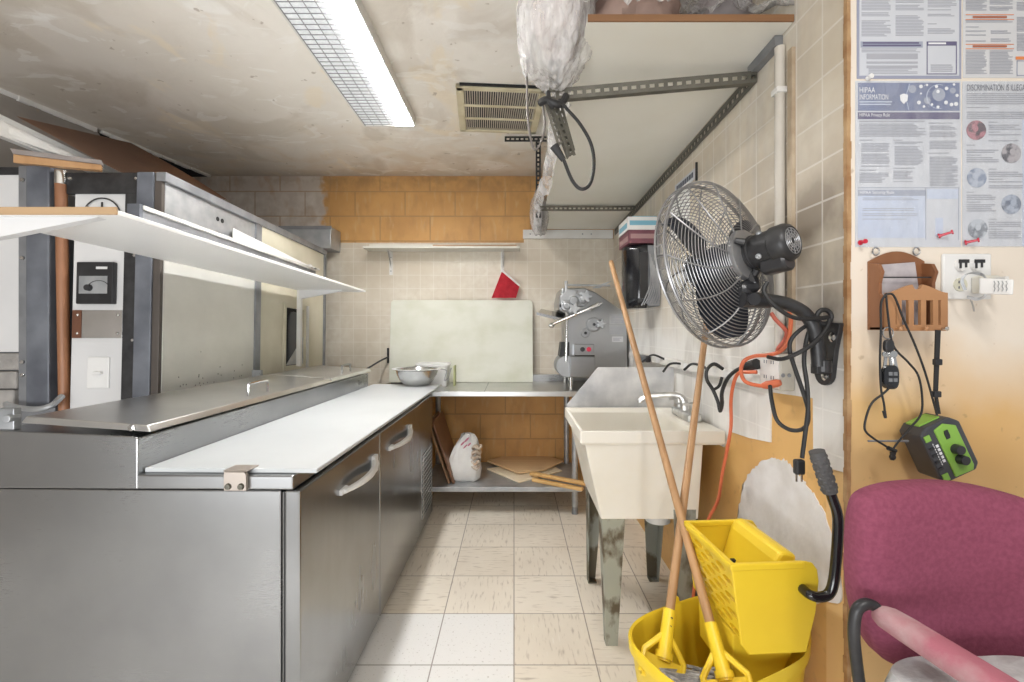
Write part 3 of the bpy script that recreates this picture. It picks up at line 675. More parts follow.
# big yellowed board leaning against the wall
b = B()
pts = []
for cx, cz, a0 in ((.148 - .03, 1.49 - .03, 0), (-.98 + .03, 1.49 - .03, 90)):
    for k in range(0, 91, 15): pts.append((cx + .03 * math.cos(R(a0 + k)), cz + .03 * math.sin(R(a0 + k))))
pts += [(-.98, TZ + .001), (.148, TZ + .001)]
prism(b, pts, 'y', 3.562, 3.580)
tag(obj('large_board', b, M['oldboard'], None, loc=(-.41, 3.57, TZ + .001), rot=(R(-5.2), 0, 0), bevel=.003), 'large yellowed cutting board leaning against the tiled back wall', 'cutting board')
t = thing('mixing_bowl', 'wide-rimmed stainless steel bowl on the far end of the white board', 'bowl', P(417, 384, 3.08))
q = P(417, 384, 3.08); q.z = .8772; ORG[t] = q; t.location = q
pr = [(0, .002), (.080, .002), (.110, .03), (.132, .070), (.142, .103), (.158, .107), (.165, .111), (.142, .1105), (.138, .104), (.127, .072), (.105, .034), (.075, .007), (0, .006)]
obj('bowl', lathe(B(), pr, Matrix.Translation(q), 48), M['chrome'], t, smooth=True)
b = lathe(B(), [(.142, .1105), (.165, .1112), (.167, .114), (.142, .114)], Matrix.Translation(q), 48); obj('rim', b, M['white_plastic'], t, smooth=True)
t = thing('plastic_tub', 'white plastic tub with wire handle behind the steel bowl', 'tub', (-.56, 3.36, TZ))
b = B(); x0, x1 = -.715, -.475
loft(b, [super_ring((x0 + x1) / 2, 3.37, z, a, a * .72, 6, 40) for z, a in ((TZ + .001, .104), (TZ + .02, .108), (TZ + .145, .117), (TZ + .15, .125), (TZ + .165, .126), (TZ + .17, .118))])
obj('body', b, M['white_plastic'], t, smooth=True)
hb = tube(B(), spline([(-.70, 3.275, .985), (-.66, 3.262, .972), (-.59, 3.26, .98), (-.53, 3.262, .972), (-.485, 3.27, .955), (-.50, 3.262, .89), (-.475, 3.275, .905), (-.455, 3.30, .975)], 5), .004, 6)
obj('wire_handle', hb, M['fan_wire'], t, smooth=True)
obj('green_edge', box(B(), -.4425, -.434, 3.32, 3.42, TZ + .002, TZ + .15), mat('olive_edge', (.42, .44, .20), .5), t)
b = tube(B(), spline([P(362, 371.5, 3.20), P(370, 367, 3.33), P(380, 361, 3.50), P(388, 357, 3.665)], 4), .007, 6); rod(b, P(388, 348, 3.668), P(388, 363, 3.668), .008)
tag(obj('wall_hook', b, M['black_metal'], None, loc=P(388, 357, 3.668), smooth=True), 'thin black hook rod sticking out of the tiled back wall', 'hook')
# wall shelf
t = thing('wall_shelf', 'long cream shelf on two small brackets under the ochre blocks', 'shelf', (-.57, 3.66, 1.88))
ZS = 1.895
obj('board', box(B(), -1.165, .045, 3.50, WB - .007, ZS - .014, ZS), M['cream_lam'], t, bevel=.002)
for px in (390, 502.5):
    x = (px - VX) * 3.64 / F
    b = box(B(), x - .013, x + .013, WB - .013, WB - .007, ZS - .20, ZS - .014); box(b, x - .013, x + .013, 3.54, WB - .008, ZS - .019, ZS - .0145)
    prism(b, [(WB - .012, ZS - .15), (WB - .012, ZS - .11), (3.55, ZS - .019), (3.60, ZS - .019)], 'x', x - .003, x + .003)
    br = obj('bracket', b, M['white_paint'], t)
    for dz in (.06, .17): obj('screw', lathe(B(), [(0, 0), (.006, 0), (0, .003)], axis_mx((x, WB - .0125, ZS - dz), (0, -1, 0)), 8), M['galv_dark'], br)
b = box(B(), -.63, .02, 3.52, 3.60, ZS + .001, ZS + .016)
tag(obj('wooden_strip', b, M['edge_wood'], None, loc=(-.3, 3.56, ZS + .001), bevel=.002), 'flat brown wooden slat lying on the right half of the cream shelf', 'slat')
b = box(B(), -1.15, -.05, 3.61, 3.66, ZS + .001, ZS + .036)
tag(obj('cream_batten', b, M['cream_lam'], None, loc=(-.8, 3.63, ZS + .001), bevel=.002), 'long cream batten lying at the back of the cream shelf', 'batten')
# red pot holder
t = thing('pot_holder', 'red quilted cloth pot holder hanging from the right shelf bracket', 'pot holder', P(502, 270, 3.60))
a = [P(502, 271, 3.60), P(519.5, 286, 3.60), P(516, 298, 3.61), P(491.5, 298, 3.61)]
def ph(u, v):
    q = a[0].lerp(a[1], u).lerp(a[3].lerp(a[2], u), v); return q + Vector((0, -.012 * math.sin(u * 9) * v - .012 * math.sin(math.pi * u), 0))
b = grid(B(), ph, 14, 14); bmesh.ops.solidify(b, geom=b.faces[:], thickness=.012)
obj('cloth', b, M['red_cloth'], t, smooth=True)
obj('white_binding', tube(B(), [ph(k / 10, 0) + Vector((0, -.006, .002)) for k in range(11)], .008, 6), M['white_cloth'], t, smooth=True)
obj('loop', tube(B(), spline([a[0], a[0] + Vector((-.004, .0, .03)), a[0] + Vector((.003, .02, .045))], 4), .003, 6), M['white_cloth'], t)
# ledge under the big shelf
t = thing('shelf_cleat', 'white screwed board on the back wall under the high shelf', 'board', (.43, WB - .006, 2.0))
obj('board', box(B(), .072, .795, WB - .03, WB - .007, 1.985, 2.055), M['white_paint'], t, bevel=.002)
for xx in (.13, .21, .55, .62): obj('screw', lathe(B(), [(0, 0), (.006, 0), (0, .003)], axis_mx((xx, WB - .03, 2.02), (0, -1, 0)), 8), M['galv_dark'], t)
# things on the undershelf
US = .1945
def leanboard(dx, m, nm, lab):
    p0 = [(-.555 + dx, 3.075), (-.555 + dx, 3.50)]
    b = B(); pts = []
    L_, Hh = .42, .455
    for cy, cz, a0 in ((L_ - .035, Hh - .035, 0), (.035, Hh - .035, 90), (.035, .012, 180), (L_ - .035, .012, 270)):
        rr = .035 if cz > .1 else .012
        for k in range(0, 91, 18): pts.append((cy + rr * math.cos(R(a0 + k)) , cz + rr * math.sin(R(a0 + k))))
    prism(b, [(3.085 + y, z + US) for y, z in pts], 'x', -.4 + dx, -.4 + dx + .014)
    tag(obj(nm, b, m, None, loc=(-.4 + dx, 3.3, US), rot=(0, R(-18), 0), bevel=.004, smooth=False), lab, 'board')
leanboard(-.02, mat('brown_tray', (.24, .115, .06), .45, 0, (.15, .07, .036), 6, 6), 'wooden_board', 'brown rounded wooden board leaning beside the white sack')
leanboard(-.05, mat('brown_tray_edge', (.36, .21, .12), .5, 0, (.25, .14, .07), 6, 6), 'wooden_board', 'tan wooden board behind the brown rounded one on the undershelf')
t = thing('flour_sack', 'crumpled white paper sack with folded red-printed top on the undershelf', 'sack', (-.36, 3.22, US))
def sackring(z, a, bb, dx, seed):
    return [Vector((q.x, q.y, z)) + Vector((noise.noise(Vector((k * .6, z * 14, seed))), noise.noise(Vector((k * .6, z * 14, seed + 5))), 0)) * .022 for k, q in enumerate(super_ring(-.350 + dx, 3.23, z, a, bb, 3.2, 40))]
rs = [sackring(US + z, a, a * .75, dx, 2) for z, a, dx in ((.0, .096, 0), (.02, .112, 0), (.08, .115, .002), (.14, .108, .003), (.19, .096, .008), (.225, .085, .012), (.255, .072, .016), (.285, .058, .022), (.315, .042, .022), (.325, .02, .02))]
for k in rs[0]: k.z = US + .001
obj('paper_sack', loft(B(), rs), M['white_cloth'], t, smooth=True, angle=0)
RP = mat('red_print', (.46, .13, .20), .7)
for x_, z_, w_, h_ in ((-.357, .268, .018, .006), (-.330, .288, .024, .007), (-.310, .262, .016, .006), (-.337, .248, .020, .005)):
    b = lathe(B(), [(0, 0), (.8, 0), (1, .002), (.8, .004), (0, .004)], axis_mx((x_, 3.158 + (.02 if z_ > .28 else -.004), US + z_), (0, -1, .35)) @ Matrix.Diagonal((w_, h_, 1, 1)), 12)
    obj('red_print', b, RP, t)
b = B()
for i in range(5):
    rr = [Vector((-.275 + .028 * math.cos(R(k)) + .004 * i, 3.17 + .02 * math.sin(R(k)), US + .10 + .035 * i + .010 * math.cos(R(k * 3 + 90 * i)))) for k in range(0, 360, 30)]
    tube(b, rr, .011, 6, closed=True)
obj('brown_fold', b, mat('brown_paper', (.42, .29, .19), .8, 0, (.6, .55, .48), 30), t, smooth=True)
def peel(nm, pts, z, th, m, handle, hw, lab):
    t = thing(nm, lab, 'pizza peel', (.1, 3.3, z))
    obj('blade', prism(B(), pts, 'z', z, z + th), m, t, bevel=.003)
    a, c = Vector(handle[0]), Vector(handle[1]); d = (c - a); s = Vector((-d.y, d.x, 0)).normalized() * hw
    q = [a - s, c - s, c + s, a + s]
    obj('handle', hexa(B(), q + [k + Vector((0, 0, .02)) for k in q]), mat(nm + '_handle', (.78, .50, .21), .5, 0, (.66, .40, .15), 9, 5, (.2, 1, 1)), t, bevel=.004)
def FL(px, py, z): 
    Y = (H - z) * F / (py - VY); return ((px - VX) * Y / F, Y)
z2 = US + .001
peel('pizza_peel', [FL(487, 470, z2), FL(519, 483.3, z2), FL(562, 472, z2), FL(552, 466, z2), FL(520, 465, z2)], z2, .012, M['peel_pale'], ((.13, 3.17, z2 + .002), (.45, 2.97, z2 + .004)), .017, 'paler pizza peel underneath, flat on the undershelf')
z2 = US + .022
peel('pizza_peel', [FL(487, 462, z2), FL(518, 474, z2), FL(545, 471, z2), FL(563, 462, z2), FL(545, 456, z2), FL(508, 456, z2)], z2, .012, M['peel_wood'], ((.12, 3.24, z2 + .004), (.475, 3.0, z2 + .010)), .020, 'upper tan pizza peel stacked on the paler one')
# ------------------------------------------------------------------ dough sheeter
GM = m_steel('machine_grey', (.46, .47, .48), .34, (1, 30, 1), .1, .85)
GM2 = mat('machine_paint', (.36, .37, .38), .4, .55, (.44, .45, .46), 8, 5)
t = thing('dough_sheeter', 'grey steel dough sheeter machine on the work table', 'machine', (.58, 3.35, TZ))
Yf = 3.16
def mp(px, py, Y=Yf): q = P(px, py, Y); return (q.x, q.z)
body = [mp(568, 378), mp(627.5, 378), mp(627.5, 325), mp(627.5, 314), mp(596, 292.5), mp(585, 288), mp(562, 288), mp(559, 300), mp(559, 310), mp(567, 314)]
obj('housing', prism(B(), body, 'y', Yf, 3.56), GM, t, bevel=.008)
obj('lower_box', box(B(), *[mp(569, 0)[0], mp(594, 0)[0]], Yf - .05, Yf, mp(0, 376.5)[1], mp(0, 356)[1]), GM, t, bevel=.006)
dr = mp(563, 366); obj('motor_drum', lathe(B(), [(0, 0), (.075, 0), (.08, .01), (.08, .19), (.075, .2), (0, .2)], axis_mx((dr[0] + .03, Yf - .02, dr[1]), (0, 1, 0)), 28), GM2, t, smooth=True)
pb = obj('control_box', box(B(), mp(573, 0)[0], mp(593, 0)[0], Yf - .045, Yf, mp(0, 355)[1], mp(0, 344)[1]), GM, t, bevel=.004)
for px, m_ in ((581.3, M['black_plastic']), (587.5, mat('red_button', (.6, .04, .08), .3))):
    q = mp(px, 349); obj('button', lathe(B(), [(0, 0), (.016, 0), (.016, .014), (0, .016)], axis_mx((q[0], Yf - .045, q[1]), (0, -1, 0)), 16), m_, pb, smooth=True)
obj('shadow_gap', box(B(), mp(575, 0)[0], mp(594, 0)[0], Yf - .03, Yf - .001, mp(0, 356)[1], mp(0, 355)[1] - .001), M['dark'], t)
# roller head
for px, py, r_, L_ in ((573, 301, .055, .06), (566, 306, .04, .07), (582, 300, .05, .05)):
    q = mp(px, py); obj('roller_end', lathe(B(), [(0, 0), (r_ * .5, 0), (r_ * .55, .012), (r_, .016), (r_, L_), (0, L_)], axis_mx((q[0], Yf - L_ + .005, q[1]), (0, 1, 0)), 6 if r_ == .05 else 24), GM2, t, bevel=.004)
obj('head_guard', prism(B(), [mp(559, 297), mp(566, 289), mp(578, 291), mp(570, 301), mp(560, 304)], 'y', Yf - .04, Yf + .1), GM2, t, bevel=.006)
obj('head_slot', prism(B(), [mp(559, 305), mp(569, 301), mp(569, 303), mp(559, 308)], 'y', Yf - .042, Yf - .039), M['dark'], t)
for px, py, r_ in ((585, 333, .033), (593.5, 324.5, .052)):
    q = mp(px, py); k = obj('adjuster_dial', lathe(B(), [(0, 0), (r_, 0), (r_, .012), (r_ * .78, .018), (0, .018)], axis_mx((q[0], Yf, q[1]), (0, -1, 0)), 24), GM2, t, bevel=.002)
    obj('dial_centre', lathe(B(), [(0, 0), (.010, 0), (.010, .012), (0, .014)], axis_mx((q[0], Yf - .018, q[1]), (0, -1, 0)), 12), M['black_metal'], k)
def starknob(px, py, r_, y):
    q = mp(px, py); b = B(); pts = []
    for k in range(40): a_ = 2 * math.pi * k / 40; rr = r_ * (.78 + .22 * math.cos(5 * a_)); pts.append((q[0] + rr * math.cos(a_), q[1] + rr * math.sin(a_)))
    prism(b, pts, 'y', y - .03, y); rod(b, (q[0], y, q[1]), (q[0], y + .03, q[1]), .008)
    return obj('star_knob', b, M['galv'], t, bevel=.004)
starknob(600, 324, .036, Yf - .02); starknob(584.5, 297, .044, Yf - .05); starknob(572.5, 309, .044, Yf - .06)
b = rod(B(), P(553, 324, Yf - .07), P(602, 303, Yf - .07), .009, .009, 10); rod(b, P(589, 309, Yf - .07), P(599, 304, Yf - .07), .016, .016, 12); lathe(b, [(0, -.02), (.014, -.015), (.018, 0), (.014, .015), (0, .02)], axis_mx(P(551.5, 325.5, Yf - .07), (1, 0, -.4)), 12); rod(b, P(591, 309, Yf - .07), P(591, 309, Yf), .01)
obj('lever', b, M['chrome'], t, smooth=True)
obj('side_rod', rod(B(), P(566, 362, Yf - .06), P(567, 312, Yf - .06), .009), M['chrome'], t, smooth=True)
b = rod(B(), P(566, 285, Yf - .03), P(610, 285.5, Yf - .03), .007); rod(b, P(566, 281, Yf - .03), P(566, 292, Yf - .03), .011); slab(b, [P(592, 288, Yf - .03), P(604, 283, Yf - .03), P(612, 281, Yf - .03), P(600, 288, Yf - .03)], .012)
obj('top_linkage', b, M['galv'], t, smooth=True)
tp = [P(536.5, 315, 3.22), P(541, 309.5, 3.40), P(567, 315, 3.40), P(562, 321, 3.22)]
b = slab(B(), tp, -.006); slab(b, [tp[0], tp[3], tp[3] + Vector((0, 0, .02)), tp[0] + Vector((0, 0, .02))], .005)
obj('chute', b, M['chrome'], t)
for x0, x1, z0, z1, m_ in ((609.5, 625.5, 324, 314, 'galv'), (609, 626, 335, 325, 'galv'), (612, 623, 342, 336.5, 'paper_warm')):
    lb = obj('data_plate', box(B(), mp(x0, 0)[0], mp(x1, 0)[0], Yf - .003, Yf, mp(0, z0)[1], mp(0, z1)[1]), M[m_], t)
    b = B(); a_, c_ = mp(x0, z0), mp(x1, z1); n = 5 if m_ == 'galv' else 3
    for k in range(n): box(b, a_[0] + .008, c_[0] - random.uniform(.008, .03), Yf - .0038, Yf - .003, a_[1] + .010 + (c_[1] - a_[1] - .016) * k / n, a_[1] + .014 + (c_[1] - a_[1] - .016) * k / n)
    obj('plate_print', b, M['ink'], lb)
for px, yy in ((570.5, Yf - .02), (570.5, 3.5), (618, Yf + .03), (618, 3.5)):
    x = (px - VX) * Yf / F; obj('foot', rod(B(), (x, yy, TZ + .0005), (x, yy, TZ + .09), .015, .017), M['chrome'], t, smooth=True)
obj('feed_cover', prism(B(), [mp(561, 342), mp(569, 342), mp(569, 356), mp(559, 356)], 'y', Yf - .02, Yf + .1), M['black_metal'], t)
# ------------------------------------------------------------------ utility sink
t = thing('utility_sink', 'cream plastic utility sink on four flaking metal legs', 'sink', (.53, 1.98, 0))
SX0, SX1, SY0, SY1, SZ = .250, .798, 1.715, 2.245, .868
def rct(x0, x1, y0, y1, z): return [Vector((x0, y0, z)), Vector((x1, y0, z)), Vector((x1, y1, z)), Vector((x0, y1, z))]
b = B()
loft(b, [rct(.338, .715, 1.765, 2.19, .515), rct(.270, .722, 1.735, 2.228, .815), rct(.256, .795, 1.722, 2.238, .815), rct(.250, .798, 1.715, 2.245, .825), rct(.250, .798, 1.715, 2.245, SZ),
         rct(.262, .700, 1.727, 2.233, SZ), rct(.275, .695, 1.745, 2.22, SZ - .02), rct(.345, .675, 1.79, 2.17, .535)])
obj('basin', b, M['tub'], t, bevel=.006)
obj('drain', lathe(B(), [(0, 0), (.03, 0), (.03, .004), (0, .004)], Matrix.Translation((.51, 1.98, .5355)), 20), M['chrome'], t)
b = lathe(B(), [(0, 0), (.05, 0), (.05, .035), (.03, .04), (.026, .06), (0, .06)], Matrix.Translation((.60, 1.90, .455)), 20); rod(b, (.60, 1.90, .475), (.70, 1.98, .475), .02)
obj('drain_pipe', b, M['white_plastic'], t, smooth=True)
for i, (xt, yt, xb, yb) in enumerate(((.345, 1.765, .368, 1.80), (.345, 2.19, .366, 2.285), (.705, 1.765, .70, 1.80), (.705, 2.19, .715, 2.30))):
    sx = 1 if xt < .5 else -1; sy = 1 if yt < 2 else -1
    wt, wbm = .088, .042
    b = B()
    # an angle leg: two tapered plates
    slab(b, [(xt, yt, .555), (xt + sx * wt, yt, .555), (xb + sx * wbm, yb, 0.0), (xb, yb, 0.0)], .004)
    slab(b, [(xt, yt, .555), (xt, yt + sy * wt, .555), (xb, yb + sy * wbm, 0.0), (xb, yb, 0.0)], .004)
    box(b, min(xb, xb + sx * wbm), max(xb, xb + sx * wbm), min(yb, yb + sy * wbm), max(yb, yb + sy * wbm), 0, .006)
    obj('leg', b, M['legs_worn'] if i == 0 else M['legs'], t, label='flaked pale green leg with rusty foot' if i == 0 else None)
t = thing('faucet', 'chrome faucet with spout swung over the utility sink', 'faucet', (.75, 1.97, SZ))
Yq = 1.95
obj('base', prism(B(), [(.715, 1.87), (.775, 1.87), (.785, 1.97), (.775, 2.07), (.715, 2.07)], 'z', SZ + .0005, SZ + .035), M['dull_chrome'], t, bevel=.008)
b = tube(B(), spline([(.74, 1.97, .90), (.735, 1.975, .945), (.715, 1.985, .965), (.66, 2.0, .965), (.60, 2.02, .955), (.565, 2.03, .938), (.56, 2.03, .925)], 6), [.016] * 9 + [.012] * 28, 10)
obj('spout', b, M['dull_chrome'], t, smooth=True)
for yy in (1.89, 2.05):
    b = lathe(B(), [(0, 0), (.016, 0), (.016, .02), (.022, .028), (.022, .045), (.012, .052), (0, .053)], Matrix.Translation((.745, yy, SZ + .03)), 16); box(b, .70, .745, yy - .007, yy + .007, SZ + .068, SZ + .078)
    obj('tap_handle', b, M['dull_chrome'], t, smooth=True)
b = B(); prism(b, [(.262, SZ - .03), (.795, SZ - .03), (.795, 1.065), (.418, 1.065), (.264, SZ + .012)], 'y', 2.262, 2.268)
tag(obj('splash_guard', b, mat('dusty_steel_sheet', (.44, .45, .47), .40, .5, (.84, .84, .84), 4, 8, lo=.36, hi=.6), None, loc=(.53, 2.265, SZ - .03)), 'slanted dusty steel splash sheet standing behind the sink', 'splash guard')
p_ = B(); box(p_, .62, .70, 1.95, 2.0, 0, .003)
b = B(); slab(b, [(.762, 1.86, .004), (.762, 2.22, .004), (.797, 2.22, .42), (.797, 1.86, .42)], .012)
tag(obj('black_tray', b, M['black_metal'], None, loc=(.77, 2.04, .004), bevel=.004), 'black metal tray leaning on the wall under the sink', 'tray')
# ------------------------------------------------------------------ high shelf at the right
t = thing('high_shelf', 'cream high shelf with raw brown edge hung on slotted steel angles', 'shelf', (.5, 2.5, 2.12))
ZH = 2.135
b = hexa(B(), [(.212, 1.31, ZH), (.803, 1.31, ZH), (.803, 3.64, ZH - .078), (.212, 3.64, ZH - .078), (.212, 1.31, ZH + .018), (.803, 1.31, ZH + .018), (.803, 3.64, ZH - .060), (.212, 3.64, ZH - .060)])
obj('board', b, M['cream_lam'], t)
obj('raw_edge', box(B(), .212, .803, 1.304, 1.3095, ZH + .0005, ZH + .020), M['plywood'], t, label='raw brown front edge')
BM = M['bracket']
sup = thing('shelf_support', 'near slotted steel angle frame carrying the high shelf', 'bracket', (.13, 1.53, 2.08))
b = slotted(B(), (.14, 1.535, 2.045), (.80, 1.50, 2.085), .036, (0, -1, -.15), .03, .003, .03)
obj('cross_angle', b, BM, sup)
obj('post', slotted(B(), (.135, 1.53, ZH - .085), (.135, 1.53, ZC), .036, (0, -1, 0), .03), BM, sup)
for z in (ZH - .05,): obj('bolt', lathe(B(), [(0, 0), (.011, 0), (.011, .01), (0, .012)], axis_mx((.155, 1.525, z), (0, -1, 0)), 6), M['galv'], sup)
sup2 = thing('shelf_support', 'far slotted steel angle hung from the ceiling, carrying the back of the high shelf', 'bracket', (.16, 3.0, 2.08))
obj('cross_angle', slotted(B(), (.17, 3.02, ZH - .078), (.80, 3.02, ZH - .078), .034, (0, -1, -.6), .03), BM, sup2)
obj('post', slotted(B(), (.160, 3.0, 1.99), (.160, 3.0, ZC - .004), .034, (0, -1, 0), .03), M['black_metal'], sup2)
obj('ceiling_angle', slotted(B(), (-.06, 2.92, ZC - .02), (.21, 2.92, ZC - .02), .034, (0, -1, 0), .03, flange=.0), M['black_metal'], sup2)
w_ = thing('wall_angle', 'long slotted steel angle along the wall under the high shelf', 'bracket', (XR - .01, 2.4, 2.06))
b = slotted(B(), (XR - .009, 1.50, ZH - .043), (XR - .009, 3.60, ZH - .112), .05, (-1, 0, 0), .035, .003, .04)
obj('angle', b, BM, w_)
obj('wall_cleat', hexa(B(), [(XR - .03, 1.36, ZH - .035), (XR - .006, 1.36, ZH - .035), (XR - .006, 1.52, ZH - .037), (XR - .03, 1.52, ZH - .037), (XR - .03, 1.36, ZH - .004), (XR - .006, 1.36, ZH - .004), (XR - .006, 1.52, ZH - .006), (XR - .03, 1.52, ZH - .006)]), M['galv_dark'], w_)
# folded spare brackets dangling from the near support, with a cord
t = thing('spare_bracket', 'bundle of slotted steel pieces dangling at the corner of the high shelf', 'bracket', P(556, 95, 1.49))
for dx, dy, k in ((0, 0, 0), (.020, .012, 1), (-.012, .01, 2)):
    a, c = P(551, 97, 1.485) + Vector((dx, dy, 0)), P(572 - 4 * k, 156 - 6 * k, 1.47) + Vector((dx * .6, dy, 0))
    obj('slotted_piece', slotted(B(), a, c, .026, (.3 - .3 * k, -1, 0), .022, .003, .016), BM, t)
b = tube(B(), spline([P(540, 103, 1.49), P(546, 100, 1.47), P(553, 103, 1.465), P(561, 104, 1.47), P(566, 96, 1.49)], 5), .012, 8); tube(b, spline([P(548, 92, 1.48), P(549, 102, 1.462), P(553, 108, 1.47)], 4), .008, 6)
obj('tied_wire', b, M['rubber'], t, smooth=True)
t = thing('appliance_cord', 'black appliance cord looping below the corner of the high shelf', 'cord', P(560, 140, 1.46))
b = tube(B(), spline([P(559, 100, 1.47), P(566, 108, 1.46), P(580, 124, 1.45), P(591, 144, 1.445), P(594, 165, 1.445), P(590, 184, 1.445), P(581, 189, 1.445), P(572, 180, 1.45), P(563, 158, 1.455)], 6), .0055, 8)
obj('cord', b, M['rubber'], t, smooth=True)
obj('plug', rod(B(), P(563.5, 160, 1.455), P(554, 146, 1.455), .009, .015, 10), M['rubber'], t, smooth=True)
b = tube(B(), spline([P(543, 106, 1.50), P(545, 125, 1.50), P(541, 142, 1.50), P(535, 150, 1.50), P(531, 140, 1.50), P(528, 118, 1.50), P(527, 90, 1.52), P(527, 60, 1.6)], 6), .0038, 6)
tag(obj('thin_cable', b, mat('brownish_cable', (.16, .14, .125), .5), None, loc=P(535, 150, 1.5), smooth=True), 'thin grey cord hanging in front of the ceiling vent', 'cord')
# things wrapped in plastic on the shelf
def blob(c, r, n, amp, freq, seed, nu=48, nv=28):
    def fn(u, v):
        th, ph_ = 2 * math.pi * u, math.pi * (v - .5)
        d = Vector((math.cos(ph_) * math.cos(th), math.cos(ph_) * math.sin(th), math.sin(ph_)))
        e = Vector([math.copysign(abs(k) ** n, k) for k in d])
        s = 1 + amp * noise.fractal(Vector((d.x * freq, d.y * freq, d.z * freq * .6 + seed)), .7, 2.2, 4)
        return Vector(c) + Vector((e.x * r[0] * s, e.y * r[1] * s, e.z * r[2] * s))
    b = grid(B(), fn, nu, nv); bmesh.ops.remove_doubles(b, verts=b.verts, dist=1e-5); return b
obj_b = obj('roll', blob((.40, 1.62, ZH + .13), (.16, .26, .10), .8, .10, 2.5, 3), M['bundle'], None, loc=(.40, 1.62, ZH + .02), smooth=True)
tag(obj_b, 'pinkish brown bundle under the plastic at the left end of the high shelf', 'bundle')
obj_b = obj('bundle', blob((.67, 1.66, ZH + .12), (.10, .30, .09), .8, .12, 3, 8), M['bundle2'], None, loc=(.67, 1.66, ZH + .02), smooth=True)
tag(obj_b, 'dark grey bundle under the plastic at the wall end of the high shelf', 'bundle')
t = thing('plastic_sheeting', 'crumpled clear plastic sheeting bunched over the left edge of the high shelf', 'plastic sheet', (.2, 1.5, ZH + .02))
def wr_(u, v, c, r, seed, amp=.12):
    th, ph_ = 2 * math.pi * u, math.pi * (v - .5)
    d = Vector((math.cos(ph_) * math.cos(th), math.cos(ph_) * math.sin(th), math.sin(ph_)))
    q = Vector((d.x * 2.2 + seed, d.y * 2.2, d.z * .9))
    rid = 1 - abs(noise.noise(q * 2.6)) * 2
    s = 1 + amp * noise.noise(q * 1.1) + .05 * rid + .035 * (1 - 2 * abs(noise.noise(Vector((d.x * 5 + seed, d.y * 5, d.z * 1.6)) * 1.9)))
    return Vector(c) + Vector((d.x * r[0] * s, d.y * r[1] * s, d.z * r[2] * s))
b = grid(B(), lambda u, v: wr_(u, v, (.138, 1.50, 2.262), (.125, .20, .195), 2), 90, 60); bmesh.ops.remove_doubles(b, verts=b.verts, dist=1e-5)
obj('hanging_fold', b, M['film'], t, smooth=True, angle=0)
b = grid(B(), lambda u, v: wr_(u, v, (.145, 1.48, 2.30), (.085, .14, .15), 9, .2), 60, 40); bmesh.ops.remove_doubles(b, verts=b.verts, dist=1e-5)
obj('inner_fold', b, mat('pinkish_plastic', (.66, .56, .52), .4, 0, (.78, .74, .72), 9, 5, bump=.5, bscale=30), t, smooth=True, angle=0)
def cov(u, v):
    x = .16 + .66 * u; y = 1.30 + .75 * v
    h = .03 + .17 * math.sin(math.pi * min(1, v * 1.6 + .02)) ** .7 * (0.75 + .25 * math.sin(u * 6)) + .035 * noise.noise(Vector((u * 9, v * 5, 4))) + .018 * (1 - 2 * abs(noise.noise(Vector((u * 22, v * 9, 1)))))
    return Vector((min(x, XR - .012), y - .012 * noise.noise(Vector((u * 12, 0, 2))), min(ZH + max(.022, h), ZC - .01)))
obj('cover', grid(B(), cov, 80, 40), M['film'], t, smooth=True, angle=0)
def strip(u, v):
    y = 1.62 + 1.9 * u; z = ZH - .0 - .078 * (y - 1.31) / 2.33 + .15 * (v - .5) + .02 * noise.noise(Vector((u * 14, v * 3, 3)))
    x = .204 - .045 * math.sin(math.pi * v) - .03 * abs(noise.noise(Vector((u * 9, v * 2, 7)))) - (.03 * (1 - v) if u > .5 else 0)
    return Vector((x, y, z - .05 * max(0, noise.noise(Vector((u * 6, 0, 5)))) * (1 - v)))
obj('edge_strip', grid(B(), strip, 80, 10), M['film'], t, smooth=True, angle=0)
t = thing('plastic_bundle', 'grey bundle in clear plastic at the far left end of the high shelf', 'bundle', (.17, 3.2, 2.05))
ob_ = obj('bundle', blob((.185, 3.30, 2.10), (.045, .20, .13), .8, .14, 3, 12), M['bundle2'], t, smooth=True)
b = grid(B(), lambda u, v: wr_(u, v, (.185, 3.30, 2.10), (.065, .25, .155), 5, .2), 60, 40); bmesh.ops.remove_doubles(b, verts=b.verts, dist=1e-5)
obj('wrap', b, M['film'], t, smooth=True, angle=0)
# ------------------------------------------------------------------ right wall: dispenser, boxes, sign, conduit, outlet, raceway
t = thing('towel_dispenser', 'glossy black paper towel dispenser on the tiled right wall', 'dispenser', (XR - .006, 2.62, 1.55))
dz0, dz1 = 1.372, 1.728
pts = []
for k in range(13): a_ = R(90 + 180 * k / 12); pts.append((.735 + .112 * math.cos(a_), 2.62 + .118 * math.sin(a_)))
pts += [(.735, 2.502), (.735, 2.738)]; pts = [p for i, p in enumerate(pts) if i < 13]
b = B(); rs = []
for z, s in ((dz0, .80), (dz0 + .02, .93), (dz0 + .06, 1), (dz1 - .03, 1), (dz1 - .008, .96), (dz1, .86)): rs.append([Vector((.735 + (x - .735) * s, 2.62 + (y - 2.62) * s, z)) for x, y in pts])
loft(b, rs); obj('cover', b, M['gloss_black'], t, smooth=True, angle=50)
obj('back_plate', box(B(), .736, XR - .0055, 2.505, 2.735, dz0 + .01, dz1 - .01), M['galv_dark'], t, bevel=.004)
obj('near_rib', box(B(), .69, .735, 2.492, 2.503, dz0 + .05, dz1 - .05), M['black_plastic'], t, bevel=.003)
b = B()
for k in range(7): tube(b, spline([(.745 + .008 * k, 2.495, dz1 - .06 - .02 * k), (.748 + .008 * k, 2.488, 1.52 - .01 * k), (.72 + .013 * k, 2.49, 1.43), (.70 + .014 * k, 2.50, dz0 + .012 + .006 * (k % 3))], 5), .0035, 5)
